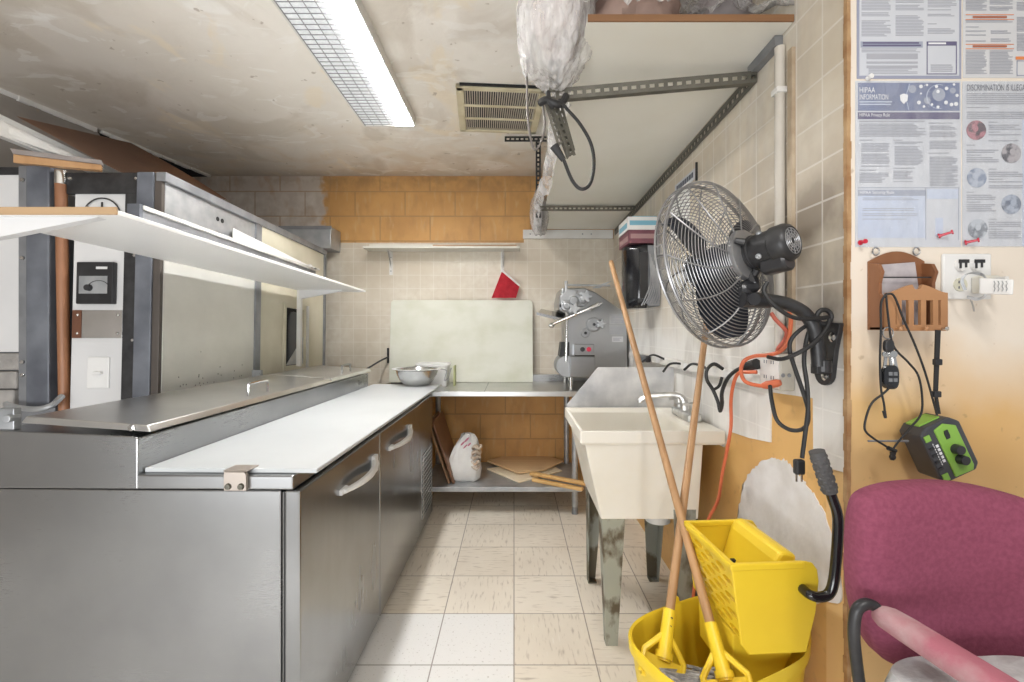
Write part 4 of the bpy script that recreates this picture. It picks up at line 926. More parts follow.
tag(obj('wire_hanks', b, M['fan_wire'], None, loc=(.77, 2.49, dz0), smooth=True), 'hanks of grey wire hung beside the black towel dispenser', 'wire')
def carton(nm, y0, y1, x0, x1, z0, z1, m, m2, lab):
    t = thing(nm, lab, 'box', ((x0 + x1) / 2, (y0 + y1) / 2, z0))
    obj('carton', box(B(), x0, x1, y0, y1, z0, z1), m, t, bevel=.002)
    b = B(); 
    box(b, x0 + .01, x1 - .005, y0 - .001, y0, z0 + (z1 - z0) * .35, z0 + (z1 - z0) * .7)
    box(b, x0 - .001, x0, y0 + .02, y1 - .02, z0 + (z1 - z0) * .2, z0 + (z1 - z0) * .6)
    obj('printed_band', b, m2, t)
carton('glove_box', 2.505, 2.735, .632, .80, dz1 + .001, dz1 + .074, M['maroon_box'], mat('dusky_print', (.36, .22, .22), .5), 'maroon glove box lying directly on the black towel dispenser')
carton('glove_box', 2.51, 2.73, .628, .795, dz1 + .0755, dz1 + .148, M['white_plastic'], M['blue_box'], 'white and blue glove box, topmost on the towel dispenser')
obj_ = box(B(), .655, .79, 2.515, 2.725, dz1 + .1485, dz1 + .152)
tag(obj('blue_leaflet', obj_, M['blue_box'], None, loc=(.72, 2.62, dz1 + .1485)), 'blue card lying on the topmost glove box', 'card')
b = box(B(), XR - .012, XR - .0055, 2.08, 2.32, 1.70, 1.93)
tag(obj('white_sheet', b, M['white_lam'], None, loc=(XR - .006, 2.2, 1.70), bevel=.002), 'white sheet fixed on the tiles behind the left of the fan', 'sheet')
t = thing('wall_sign', 'small pale sign with dark lettering strip on the tiles above the fan', 'sign', (XR - .006, 2.12, 1.93))
obj('plate', box(B(), XR - .011, XR - .0055, 2.0, 2.26, 1.920, 1.966), M['paper'], t)
obj('edge_rod', box(B(), XR - .014, XR - .0055, 1.992, 2.0, 1.905, 1.985), M['black_metal'], t)
b = B(); yy = 2.235
while yy > 2.03:
    ww = random.uniform(.012, .024); box(b, XR - .012, XR - .011, yy - ww, yy, 1.932, 1.955); yy -= ww + .006
obj('lettering_strip', b, M['ink_dark'], t)
t = thing('conduit', 'painted cream conduit pipe running up the tiled right wall', 'pipe', (XR - .022, 1.355, 1.2))
obj('pipe', rod(B(), (XR - .020, 1.352, 1.19), (XR - .020, 1.352, 2.09), .0145, .0145, 14), mat('dull_cream_paint', (.60, .565, .505), .5, 0, (.50, .46, .40), 8), t, smooth=True)
obj('conduit_shadow', box(B(), XR - .016, XR - .0055, 1.300, 1.322, 1.19, 2.06), mat('conduit_shadow_brown', (.36, .27, .18), .6, 0, (.55, .46, .34), 12, 5), t)  # flat brown strip standing in for the pipe's shadow on the tiles
for z in (1.45, 1.95): obj('strap', box(B(), XR - .037, XR - .0055, 1.335, 1.371, z, z + .018), M['white_paint'], t, bevel=.003)
t = thing('outlet_box', 'beige surface outlet box with cords plugged in under the fan', 'outlet', (XR - .03, 1.35, 1.09))
obj('box', box(B(), .762, XR - .0055, 1.302, 1.405, 1.075, 1.182), mat('beige_box', (.60, .57, .50), .45, 0, (.45, .42, .36), 12, 5), t, bevel=.004)
fp = obj('face_plate', box(B(), .758, .7615, 1.305, 1.402, 1.08, 1.178), M['white_paint'], t)
b = B()
for yy in (1.335, 1.372):
    for zz in (1.105, 1.150):
        for d in (-.006, .006): box(b, .7572, .758, yy + d - .0015, yy + d + .0015, zz, zz + .010)
obj('slots', b, M['ink_dark'], fp)
for xx in (.770, .788): obj('knockout', lathe(B(), [(0, 0), (.006, 0), (.005, .002), (0, .002)], axis_mx((xx, 1.302, 1.12), (0, -1, 0)), 12), M['galv_dark'], t)
t = thing('raceway', 'white cord raceway along the tiled right wall over the sink', 'raceway', (XR - .03, 2.3, 1.09))
obj('channel', box(B(), XR - .040, XR - .0055, 1.47, 3.05, 1.068, 1.105), M['white_paint'], t, bevel=.004)
for yy in (1.60, 2.0, 2.4): obj('receptacle', box(B(), XR - .043, XR - .040, yy, yy + .06, 1.073, 1.10), M['white_plastic'], t, bevel=.002)
t = thing('loop_cord', 'black cord looping out of the raceway and hanging down over the sink', 'cord', (XR - .05, 1.7, 1.0))
b = tube(B(), spline([P(723, 369, 1.66), P(714, 364, 1.66), P(707, 370, 1.66), P(707, 380, 1.66), P(713, 390, 1.66), P(718, 402, 1.65), P(720, 411, 1.64), P(722, 404, 1.60), P(722, 392, 1.58), P(728, 378, 1.55), P(737, 370, 1.50), P(748, 366, 1.44)], 6), .0065, 8)
tube(b, spline([P(713, 390, 1.66), P(719, 386, 1.665), P(722, 377, 1.665)], 5), .0055, 8)
obj('cord', b, M['rubber'], t, smooth=True)
obj('plug', rod(B(), P(745, 367, 1.45), P(757, 364, 1.40), .014, .017, 10), M['rubber'], t, smooth=True)
for k, (a_, c_, d_) in enumerate((((642, 362), (652, 355), (662, 358)), ((663, 372), (670, 364), (682, 364)), ((684, 370), (692, 364), (702, 366)))):
    Yk = (2.40, 2.15, 1.90)[k]
    b = tube(B(), spline([P(*a_, Yk), P(*c_, Yk), P(*d_, Yk - .05), P(d_[0] + 5, d_[1] + 3, Yk - .08)], 6), .0055, 8)
    tag(obj('short_cord', b, M['rubber'], None, loc=P(*c_, Yk), smooth=True), ('farthest black cord stub arching over the raceway', 'middle black cord stub arching over the raceway', 'nearest black cord stub arching over the raceway, by the mop handle')[k], 'cord')
b = box(B(), XR - .07, XR - .042, 2.55, 2.80, 1.068, 1.105)
tag(obj('power_brick', b, M['black_plastic'], None, loc=(XR - .05, 2.65, 1.07), bevel=.008), 'black power adapter plugged in at the far end of the raceway', 'adapter')
t = thing('extension_cord', 'orange extension cord looping from the outlet box down to the floor', 'cord', P(730, 440, 1.55))
b = tube(B(), spline([P(775, 385, 1.33), P(762, 386, 1.35), P(746, 382, 1.38), P(741, 372, 1.39), P(744, 361, 1.385), P(755, 356, 1.375), P(768, 355, 1.34), P(782, 350, 1.30), P(789, 336, 1.29), P(791, 318, 1.30), P(789, 310, 1.32)], 6), .0058, 8)
obj('upper_loop', b, M['orange'], t, smooth=True)
b = tube(B(), spline([P(757, 372, 1.40), P(748, 372, 1.42), P(739, 373, 1.45), P(734, 382, 1.49), P(731, 400, 1.53), P(731, 425, 1.545), P(728, 445, 1.56), P(722, 475, 1.60), P(718, 500, 1.64), P(708, 520, 1.68), P(699, 545, 1.68), (.66, 1.68, .25), (.64, 1.70, .02), (.60, 1.78, .010)], 6), .0058, 8)
obj('long_run', b, M['orange'], t, smooth=True)
b = lathe(B(), [(0, 0), (.008, .001), (.011, .010), (.012, .04), (.008, .052), (0, .054)], axis_mx(P(781, 382.5, 1.29), P(762, 386, 1.33) - P(781, 382.5, 1.29)), 14)
obj('connector', b, M['orange'], t, smooth=True)
t = thing('red_cord', 'red cord crossing behind the fan down to the outlet box', 'cord', P(780, 340, 1.34))
b = tube(B(), spline([P(771, 313, 1.33), P(776, 320, 1.32), P(783, 327, 1.31), P(787, 333, 1.31), P(784, 341, 1.32), P(778, 349, 1.33), P(777, 357, 1.345)], 6), .0058, 8)
obj('cord', b, M['redcord'], t, smooth=True)
# ------------------------------------------------------------------ wall fan
t = thing('wall_fan', 'grey wire-caged wall fan with black motor on a bent black arm', 'fan', (XR - .006, 1.16, 1.2))
fc = P(718, 264, 1.25)
nb = Vector((math.sin(R(31)) * math.cos(R(9)), -math.cos(R(31)) * math.cos(R(9)), math.sin(R(9))))      # towards the motor
FM = axis_mx(fc, nb, (0, 0, 1))
RF = .226
def ring(b, r, z, wr, seg=72): tube(b, [FM @ Vector((r * math.cos(2 * math.pi * k / seg), r * math.sin(2 * math.pi * k / seg), z)) for k in range(seg)], wr, 5, closed=True)
def prof_b(r): return .018 + .062 * (1 - (r / RF) ** 2.6)      # depth of the rear guard at radius r
def prof_f(r): return -.018 - .055 * (1 - (r / RF) ** 4)
def guard(prof, r0, n, nspoke, twist, wr):
    b = B()
    for i in range(n): r = r0 + (RF - r0) * i / (n - 1); ring(b, r, prof(r), wr)
    for k in range(nspoke):
        a0 = 2 * math.pi * k / nspoke; pts = []
        for j in range(11):
            r = r0 + (RF - r0) * j / 10; a_ = a0 + twist * (1 - j / 10)
            pts.append(FM @ Vector((r * math.cos(a_), r * math.sin(a_), prof(r) + .0022)))
        tube(b, pts, .0022, 5)
    return b
obj('rear_guard', guard(prof_b, .052, 23, 12, .55, .00125), M['fan_wire'], t, smooth=True)
fg = obj('front_guard', guard(prof_f, .04, 24, 12, -.5, .00125), M['fan_wire'], t, smooth=True)
obj('badge', lathe(B(), [(0, -.004), (.045, -.004), (.045, .004), (0, .006)], FM @ Matrix.Translation((0, 0, -.075)), 28), M['galv'], fg, smooth=True)
b = B(); ring(b, RF + .003, .014, .0035); ring(b, RF + .003, -.014, .0035)
for k in range(48):
    a_ = 2 * math.pi * k / 48; tube(b, [FM @ Vector(((RF + .003) * math.cos(a_), (RF + .003) * math.sin(a_), z)) for z in (-.018, .018)], .0016, 4)
obj('rim', b, M['fan_wire'], t, smooth=True)
for k in range(3):
    def bl(u, v, k=k):
        r = .045 + (.205 - .045) * u; wdt = (.55 + .62 * math.sin(math.pi * (.12 + .78 * u))) * .105
        s = (v - .5); wdt *= math.sqrt(max(0.02, 1 - max(0, (u - .55) / .45) ** 3)) * 1.12
        a_ = 2 * math.pi * k / 3 + .85 + s * wdt / max(r, .07) * 1.1 + .25 * u
        return FM @ Vector((r * math.cos(a_), r * math.sin(a_), .0 + s * .052 - .01 * math.sin(math.pi * v)))
    b = grid(B(), bl, 14, 12); bmesh.ops.solidify(b, geom=b.faces[:], thickness=.002)
    obj('blade', b, M['blade'], t, smooth=True)
obj('hub', lathe(B(), [(0, -.045), (.04, -.045), (.048, -.035), (.048, .03), (0, .03)], FM, 28), M['blade'], t, smooth=True)
obj('mount_ring', lathe(B(), [(0, .072), (.066, .072), (.068, .078), (.066, .088), (.05, .094), (0, .094)], FM, 40), M['fan_wire'], t, smooth=True)
mo = [(0, .088), (.038, .088), (.041, .094), (.041, .10), (.045, .104), (.045, .108), (.042, .110), (.043, .112), (.043, .158), (.047, .161), (.047, .188), (.042, .198), (.036, .202), (.034, .1995), (0, .1995)]
mt = obj('motor', lathe(B(), mo, FM, 40), M['black_metal'], t, smooth=True, angle=30)
b = B()
for r in (.009, .017, .025, .032): tube(b, [FM @ Vector((r * math.cos(R(k)), r * math.sin(R(k)), .2005)) for k in range(0, 360, 15)], .0013, 5, closed=True)
for k in range(12): a_ = R(30 * k); tube(b, [FM @ Vector((r * math.cos(a_), r * math.sin(a_), .2005)) for r in (.008, .032)], .0013, 5)
obj('cooling_grille', b, M['fan_wire'], mt, smooth=True)
for a_ in (.5, 2.1, 4.2, 5.2): q = FM @ Vector((.045 * math.cos(a_), .045 * math.sin(a_), .135)); obj('motor_screw', lathe(B(), [(0, -.004), (.007, -.004), (.007, .002), (.0035, .003), (0, .001)], axis_mx(q, (FM.to_3x3() @ Vector((math.cos(a_), math.sin(a_), 0)))), 12), M['galv'], mt)
for k in range(3):
    a_ = R(60 + 120 * k); p0 = FM @ Vector((.045 * math.cos(a_), .045 * math.sin(a_), .105)); p1 = FM @ Vector((.062 * math.cos(a_), .062 * math.sin(a_), .09))
    obj('mount_lug', rod(B(), p0, p1, .010, .008, 10), M['black_metal'], mt, smooth=True)
# local axes of the fan: x of FM is up in the world
cb = FM @ Matrix.Translation((-.046, .0, .150))
b = loft(B(), [[cb @ Vector((q.x, q.y, z)) for q in super_ring(0, 0, 0, .021 * s, .028 * s, 3, 28)] for z, s in ((-.026, .8), (-.02, 1), (.030, 1), (.036, .8))])
obj('switch_box', b, M['black_plastic'], t, smooth=True)
yk = FM @ Vector((-.085, 0, .085)); piv = P(747, 300, 1.16)
b = tube(B(), spline([FM @ Vector((-.05, 0, .082)), FM @ Vector((-.085, .0, .088)), piv + Vector((-.01, 0, .03)), piv], 5), .017, 10); rod(b, piv + Vector((-.02, -.012, 0)), piv + Vector((.055, .0, -.002)), .020, .019, 14); rod(b, piv + Vector((0, -.035, 0)), piv + Vector((0, .035, 0)), .016, .016, 12)
obj('yoke', b, M['black_plastic'], t, smooth=True)
ar = tube(B(), spline([piv, P(766, 300, 1.155), P(787, 304, 1.15), P(803, 312, 1.15), P(813, 326, 1.145), P(817, 343, 1.14), P(819, 366, 1.14)], 8), .0165, 14)
obj('arm', ar, M['black_metal'], t, smooth=True)
Yb = 1.165
bp = [(1.106, 1.266), (1.198, 1.273), (1.197, 1.20)] + [(1.168 + .034 * math.cos(R(k)), 1.142 + .034 * math.sin(R(k))) for k in range(0, -181, -20)] + [(1.125, 1.20)]
bk = obj('wall_bracket', prism(B(), bp, 'x', XR - .018, XR - .0055), M['black_metal'], t, bevel=.002)
for y_, z_ in ((1.132, 1.232), (1.160, 1.133)): obj('bolt', lathe(B(), [(0, 0), (.012, 0), (.012, .002), (.006, .006), (0, .006)], axis_mx((XR - .018, y_, z_), (-1, 0, 0)), 14), M['chrome'], bk)
b = box(B(), .752, XR - .018, 1.130, 1.155, 1.14, 1.165); lathe(b, [(0, 0), (.02, 0), (.02, .03), (0, .03)], axis_mx(P(823, 366, 1.14) - Vector((0, 0, .015)), (0, 0, 1)), 16)
obj('arm_socket', b, M['black_metal'], bk, bevel=.002)
b = tube(B(), spline([FM @ Vector((-.085, .01, .13)), P(764, 292, 1.12), P(775, 306, 1.11), P(792, 317, 1.11), P(808, 319, 1.12), P(822, 318, 1.13), P(829, 318, 1.14), P(827, 328, 1.13), P(815, 342, 1.12), P(800, 352, 1.12), P(782, 359, 1.15), P(768, 357, 1.20)], 7), .0052, 8)
obj('power_cord', b, M['rubber'], t, smooth=True)
lp = tube(B(), [P(824, 317, 1.14) + Vector((.018 * math.cos(R(k)), .0, .018 * math.sin(R(k)))) for k in range(0, 360, 20)], .006, 8, closed=True)
obj('cord_clip', lp, M['rubber'], t, smooth=True)
t = thing('hanging_plug', 'black cord hooked over the fan arm, hanging with its plug below', 'cord', P(798, 470, 1.14))
b = tube(B(), spline([P(770, 386, 1.24), P(772, 402, 1.2), P(777, 420, 1.18), P(788, 429, 1.17), P(800, 430, 1.16), P(807, 424, 1.15), P(808, 410, 1.15), P(803, 392, 1.15), P(796, 372, 1.15), P(790, 352, 1.15), P(791, 340, 1.15), P(800, 330, 1.15), P(810, 324, 1.15)], 7), .0052, 8)
tube(b, spline([P(811, 325, 1.15), P(806, 342, 1.15), P(804, 362, 1.15), P(807, 385, 1.145), P(808, 408, 1.145), P(805, 435, 1.14), P(802, 458, 1.14)], 6), .0052, 8)
obj('cord', b, M['rubber'], t, smooth=True)
q = P(799, 468, 1.14); b = box(B(), q.x - .012, q.x + .012, q.y - .009, q.y + .009, q.z - .016, q.z + .022)
pg = obj('plug', b, M['rubber'], t, bevel=.005)
b = box(B(), q.x - .008, q.x - .005, q.y - .002, q.y + .002, q.z - .034, q.z - .016); box(b, q.x + .005, q.x + .008, q.y - .002, q.y + .002, q.z - .034, q.z - .016)
obj('prongs', b, M['chrome'], pg)
# ------------------------------------------------------------------ poster wall
YW = YP - .0005
def WX(px, Y=YP): return (px - VX) * Y / F
def WZ(py, Y=YP): return H - (py - VY) * Y / F
LAY = [0]
def rect(b, x0, x1, y0, y1, lay): box(b, WX(x0), WX(x1), YW - .0006 * lay - .0005, YW - .0006 * lay, WZ(y1), WZ(y0)); return b
def lines(b, x0, x1, y0, y1, pitch=1.5, frac=.45, lay=2, rag=.25, gap=.07):
    y = y0
    while y + pitch * frac < y1:
        if random.random() > gap: rect(b, x0, x1 - (x1 - x0) * (random.random() ** 3) * rag, y, y + pitch * frac, lay)
        y += pitch
    return b
def words(nm, text, px, py_base, hpx, wpx, m, par, lay=3):
    obj(nm, lettering(text, WX(px), WZ(py_base), YW - .0006 * lay - .0004, hpx * YP / F, wpx * YP / F), m, par)
def poster(nm, lab, x0, x1, y0, y1, m):
    t = thing(nm, lab, 'poster', (WX((x0 + x1) / 2), YW, WZ(y1)))
    obj('paper', rect(B(), x0, x1, y0, y1, 0), m, t); return t
# upper left: grey-blue bordered notice
t = poster('notice_poster', 'upper left notice with grey-blue border and a small table', 856.5, 961, -22, 79, M['border_ink'])
obj('page', rect(B(), 859, 958.5, -22, 76, 1), M['paper'], t)
b = B()
lines(b, 861, 890, -20, 18); lines(b, 861, 890, 21, 37, gap=0); lines(b, 895, 923, -20, 12); lines(b, 895, 923, 16, 37); lines(b, 927, 956, -20, 8); lines(b, 927, 955, 10, 17); lines(b, 927, 940, 19, 20.4); lines(b, 927, 938, 24, 25.4); lines(b, 927, 954, 29, 35, gap=0); lines(b, 861, 922, 49, 53, gap=0); lines(b, 868, 917, 69, 75, gap=0)
obj('body_text', b, M['ink'], t)
obj('heading_band', rect(B(), 860, 922, 42, 48, 2), M['band_ink'], t)
b = B(); lines(b, 862, 920, 42.8, 48, 2.5, .6, 3, .1, 0); obj('heading_print', b, M['plum_ink'], t)
b = B(); rect(b, 866, 917, 54, 59.5, 2); rect(b, 866, 917, 62, 64, 2); rect(b, 866, 917, 66, 68.5, 2); obj('table_rows', b, M['ink'], t)
b = B(); rect(b, 926, 956, 42, 46, 2)
for a in ((926, 926.8, 46, 74.5), (955.2, 956, 46, 74.5), (926, 956, 74, 74.8)): rect(b, *a, 2)
obj('side_frame', b, M['plum_ink'], t)
b = B(); lines(b, 930, 952, 65, 73, 2, .5, 2, .3, 0); obj('side_text', b, M['ink'], t)
b = B(); rect(b, 927.5, 945, 43.2, 44.9, 3); obj('side_heading', b, M['white_ink'], t)
# upper right
t = poster('notice_poster', 'upper right white notice with orange heading bars', 962.5, 1062, -22, 78, M['paper_warm'])
b = B()
for x0, x1 in ((965, 986), (989, 1012), (1016, 1046)): lines(b, x0, x1, -20, 12, gap=.1)
lines(b, 965, 1012, 20.5, 24); lines(b, 965, 978, 27, 28.2); lines(b, 965, 985, 31, 42, 2, gap=.2); lines(b, 990, 1010, 31, 42, 2, gap=.2); lines(b, 965, 986, 51, 75, gap=.1); lines(b, 989, 1012, 51, 75, gap=.1); lines(b, 1016, 1046, 16, 52, gap=.12)
obj('body_text', b, M['ink'], t)
b = B()
for y in (15.2, 20, 44.8, 49.2): rect(b, 965, 1013, y - .3, y + .3, 2)
rect(b, 1015, 1046, 57, 60, 2); obj('orange_bars', b, M['orange_ink'], t)
b = B()
for y in (16.6, 45.8): lines(b, 972, 1006, y, y + 2.2, 5, .4, 2, 0, 0)
obj('bar_print', b, mat('rust_ink', (.40, .14, .08), .5), t)
b = B()
for a in ((1016, 1046, 61, 61.6), (1016, 1016.6, 61, 76), (1016, 1046, 75.6, 76.2)): rect(b, *a, 2)
obj('side_frame', b, M['border_ink'], t)
# lower left
t = poster('notice_poster', 'lower left poster with blue banner reading HIPAA information', 855, 960.5, 81, 247, M['paper'])
bn = obj('banner', rect(B(), 857.5, 959, 83, 111, 1), M['slate_ink'], t)
b = B()
def disc(b, px, py, r, lay, sx=1): 
    return prism(b, [(WX(px) + r * sx * YP / F * math.cos(R(k)), WZ(py) + r * YP / F * math.sin(R(k))) for k in range(0, 360, 18)], 'y', YW - .0006 * lay - .0004, YW - .0006 * lay)
for px, py, r in ((911.5, 89.5, 4), (938, 95, 6.5), (926.5, 101, 3.4), (952, 91, 3)): disc(b, px, py, r, 2)
obj('bubble', b, M['band_ink'], bn)
b = B()
for px, py, r in ((920, 87, 1.8), (926, 85.5, 1.2), (935.5, 87, 1.6), (945.5, 89, 1.8), (918, 103, 1.9), (945, 103, 1.9), (950.5, 105, 1.8), (955, 104.5, 2), (923, 107, 1.3), (937, 107.5, 1.5), (931, 105, 1.2), (956, 96, 1.6), (937, 92, 1.7), (920, 94, .9), (953, 85, 1.2)): disc(b, px, py, r, 3)
prism(b, [(WX(x), WZ(y)) for x, y in ((899, 95.5), (903, 94), (907, 95.5), (906.5, 101), (903, 104.5), (899.5, 101))], 'y', YW - .0022, YW - .0018)
obj('icons', b, M['white_ink'], bn)
b = tube(B(), [Vector((WX(938) + 12 * YP / F * math.cos(R(k)), YW - .0014, WZ(97) + 12 * YP / F * math.sin(R(k)))) for k in range(70, 291, 12)], .0007, 4); tube(b, [(WX(909), YW - .0014, WZ(84)), (WX(905), YW - .0014, WZ(97)), (WX(908), YW - .0014, WZ(110))], .0006, 4)
obj('arc', b, M['pale_blue'], bn)
words('title_lettering', 'HIPAA', 858.8, 93.2, 5.4, 15.5, M['white_ink'], bn)
words('title_lettering', 'INFORMATION', 858.8, 100.2, 5.4, 28.5, M['white_ink'], bn)
b = B(); rect(b, 858.8, 891, 101.8, 103, 3); rect(b, 858.8, 890, 104.3, 105.5, 3); obj('subtitle', b, M['pale_blue'], bn)
bd = obj('rule_band', rect(B(), 857.5, 959, 112.6, 119.4, 1), M['plum_ink'], t)
words('band_lettering', 'HIPAA Privacy Rule', 858.8, 118.2, 4.6, 30, M['white_ink'], bd)
bx = B(); lines(bx, 859, 924, 121, 122.4, 3, .4, 2, 0, 0); lines(bx, 859, 925, 124, 137, gap=.05); lines(bx, 859, 872, 140, 141.2); lines(bx, 893, 903, 140, 141.2); lines(bx, 861, 889, 142, 168); lines(bx, 859, 878, 170, 171.3); lines(bx, 859, 888, 173, 184); lines(bx, 894, 922, 142, 166); lines(bx, 893, 915, 168, 169.3); lines(bx, 893, 912, 171, 183, gap=.2)
lines(bx, 928, 952, 123, 124.3); lines(bx, 929, 956, 126, 150); lines(bx, 928, 948, 153, 154.5); lines(bx, 929, 957, 157, 187); lines(bx, 862, 918, 198, 222, 1.75, .3, gap=.4)
obj('body_text', bx, M['ink'], t)
sb = obj('security_panel', rect(B(), 857.5, 924.5, 190, 238, 1), M['pale_blue'], t)
bd = obj('security_band', rect(B(), 857.5, 924.5, 190.2, 196, 2), M['band_ink'], t)
words('band_lettering', 'HIPAA Security Rule', 859, 195.2, 4.2, 34, M['white_ink'], bd, 3)
b = rect(B(), 926.5, 958, 189, 199, 1); rect(b, 935, 942.5, 218, 236, 1); obj('side_band', b, M['pale_blue'], t)
b = B()
for a in ((857.5, 959, 187.6, 188.2), (925, 925.6, 188, 240), (957.8, 958.4, 188, 240)): rect(b, *a, 1)
obj('rule_lines', b, M['band_ink'], t)
def pin(px, py, dx, dy, lab):
    t = thing('push_pin', lab, 'pin', (WX(px), YW, WZ(py)))
    a = Vector((WX(px), YW - .003, WZ(py))); c = a + Vector((dx, -.016, dy))
    b = rod(B(), a, c, .0035, .0028, 8); lathe(b, [(0, 0), (.006, 0), (.006, .003), (0, .004)], axis_mx(a, c - a), 10); lathe(b, [(0, 0), (.0055, 0), (.0055, .003), (0, .004)], axis_mx(c, c - a), 10)
    obj('head', b, M['pin'], t, smooth=True)
pin(859, 243, -.001, 0, 'red push pin at the bottom left corner of the blue banner poster')
pin(937, 236.5, .016, .006, 'red push pin low on the right of the blue banner poster')
pin(963.5, 243, .014, .003, 'red push pin at the bottom corner between the two lower posters')
t = thing('push_pin', 'white push pin at the top left corner of the blue banner poster', 'pin', (WX(862), YW, WZ(79)))
obj('head', lathe(B(), [(0, 0), (.006, 0), (.004, .008), (.006, .012), (0, .014)], axis_mx((WX(867), YW - .002, WZ(79)), (0, -1, 0)), 12), M['white_plastic'], t, smooth=True)
# lower right
t = poster('notice_poster', 'lower right poster headed discrimination is illegal with round portraits', 962, 1062, 81.5, 246.5, M['paper'])
words('title_lettering', 'DISCRIMINATION IS ILLEGAL', 966, 91.2, 6.2, 60.5, M['ink_dark'], t)
b = B(); lines(b, 966, 1048, 93.5, 105, 2, .45, gap=.05); lines(b, 966, 990, 107.4, 109.2); lines(b, 966, 1048, 112, 120, 2, .45)
for y, xa, xb in ((122, 988, 1020), (145, 966, 998), (169, 988, 1022), (192, 966, 995), (219, 988, 1020)):
    lines(b, xa, xa + 9, y, y + 1.4); lines(b, xa, xb, y + 3, y + 8, 2); lines(b, xa, xa + 14, y + 10, y + 11.3); lines(b, xa, xb, y + 12.5, y + 20, 2)
obj('body_text', b, M['ink'], t)
obj('side_bar', rect(B(), 1022, 1062, 120, 246, 1), M['pale_blue'], t)
pc = [((.11, .08, .10), (.45, .20, .24)), ((.12, .12, .14), (.42, .40, .43)), ((.26, .31, .42), (.45, .50, .60)), ((.14, .17, .24), (.40, .45, .55)), ((.20, .22, .26), (.50, .54, .60))]
for i, (px, py) in enumerate(((975.5, 130.5), (1010.5, 153.5), (976, 178), (1010.5, 204.5), (977, 229))):
    p_ = obj('portrait', disc(B(), px, py, 9.8, 2), mat('portrait_%d' % i, pc[i][0], .5, 0, pc[i][1], 40, 3, lo=.44, hi=.56), t)
    b = disc(B(), px + (-1, 1, -2, 2, 0)[i], py - 1.5, 3.3, 3, .85); obj('face', b, mat('portrait_face_%d' % i, pc[i][1], .5), p_)
b = B(); box(b, WX(854), WX(1062), YW - .0046, YW - .0042, WZ(248), WZ(82))
tag(obj('clear_sleeve', b, M['sleeve'], None, loc=(WX(958), YW, WZ(248))), 'clear plastic sleeve pinned over the two lower posters', 'plastic sleeve')
# key rack
t = thing('letter_rack', 'small brown wooden letter and key rack on the wall under the posters', 'rack', (.92, YP, 1.24))
RX0, RX1, RZ0 = .853, .986, 1.25
pts = [(RX0, RZ0), (RX1, RZ0), (RX1, 1.405)] + [(RX1 - (RX1 - RX0) * k / 12, 1.415 + .024 * math.sin(math.pi * k / 12)) for k in range(13)] + [(RX0, 1.405)]
obj('back', prism(B(), pts, 'y', YP - .008, YP - .001), M['rack_wood'], t, bevel=.001)
sd = [(YP - .008, RZ0), (1.045, RZ0), (1.045, 1.305), (1.052, 1.325), (1.064, 1.335), (1.064, 1.36), (1.056, 1.385), (1.066, 1.405), (YP - .008, 1.41)]
for x in (RX0, RX1 - .008): obj('side', prism(B(), sd, 'x', x, x + .008), M['rack_wood'], t, bevel=.001)
b = B(); fy0, fy1 = 1.037, 1.0445
top = lambda x: 1.335 + .020 * math.sin(math.pi * (x - RX0) / (RX1 - RX0)) ** 1.5 - (.012 if abs(x - (RX0 + RX1) / 2) < .010 else 0)
xs = [RX0 - .003 + (RX1 - RX0 + .006) * k / 24 for k in range(25)]
prism(b, [(RX0 - .003, 1.318)] + [(RX1 + .003, 1.318)] + [(x, top(min(max(x, RX0), RX1))) for x in xs[::-1]], 'y', fy0, fy1)
box(b, RX0 - .003, RX1 + .003, fy0, fy1, 1.248, 1.262)
n = 5
for k in range(n + 1):
    x = RX0 - .003 + (RX1 - RX0 + .006) * k / n; w2 = .008 if 0 < k < n else .014
    if k == 0: box(b, x, x + .02, fy0, fy1, 1.262, 1.318)
    elif k == n: box(b, x - .016, x, fy0, fy1, 1.262, 1.318)
    else: box(b, x - .006, x + .006, fy0, fy1, 1.262, 1.318)
obj('front', b, M['rack_wood2'], t)
obj('bottom', box(B(), RX0, RX1, 1.045, YP - .008, RZ0, RZ0 + .006), M['rack_wood'], t)
obj('divider', box(B(), RX0 + .008, RX1 - .008, 1.066, 1.069, 1.372, 1.375), M['black_metal'], t)
for x in (RX0 + .012, RX1 - .024):
    b = tube(B(), [Vector((x + .008 * math.cos(R(k)), YP - .012, 1.438 + .009 * math.sin(R(k)))) for k in range(0, 360, 20)], .002, 6, closed=True)
    obj('hanger', b, M['chrome'], t, smooth=True)
for x in (.872, .93, .975): obj('peg', lathe(B(), [(0, 0), (.003, 0), (.003, .010), (.005, .013), (0, .016)], axis_mx((x, 1.037, 1.253), (0, -1, 0)), 10), M['chrome'] if x > .95 else M['rack_wood2'], t)
b = hexa(B(), [Vector(v) for v in ((RX0 + .012, 1.08, RZ0 + .007), (RX1 - .012, 1.08, RZ0 + .007), (RX1 - .03, 1.085, 1.412), (RX0 + .012, 1.085, 1.405), (RX0 + .012, 1.082, RZ0 + .007), (RX1 - .012, 1.082, RZ0 + .007), (RX1 - .03, 1.0865, 1.412), (RX0 + .012, 1.0865, 1.405))])
tag(obj('grey_card', b, M['letter'], None, loc=(.92, 1.08, RZ0 + .007)), 'speckled grey card standing in the wooden rack', 'card')
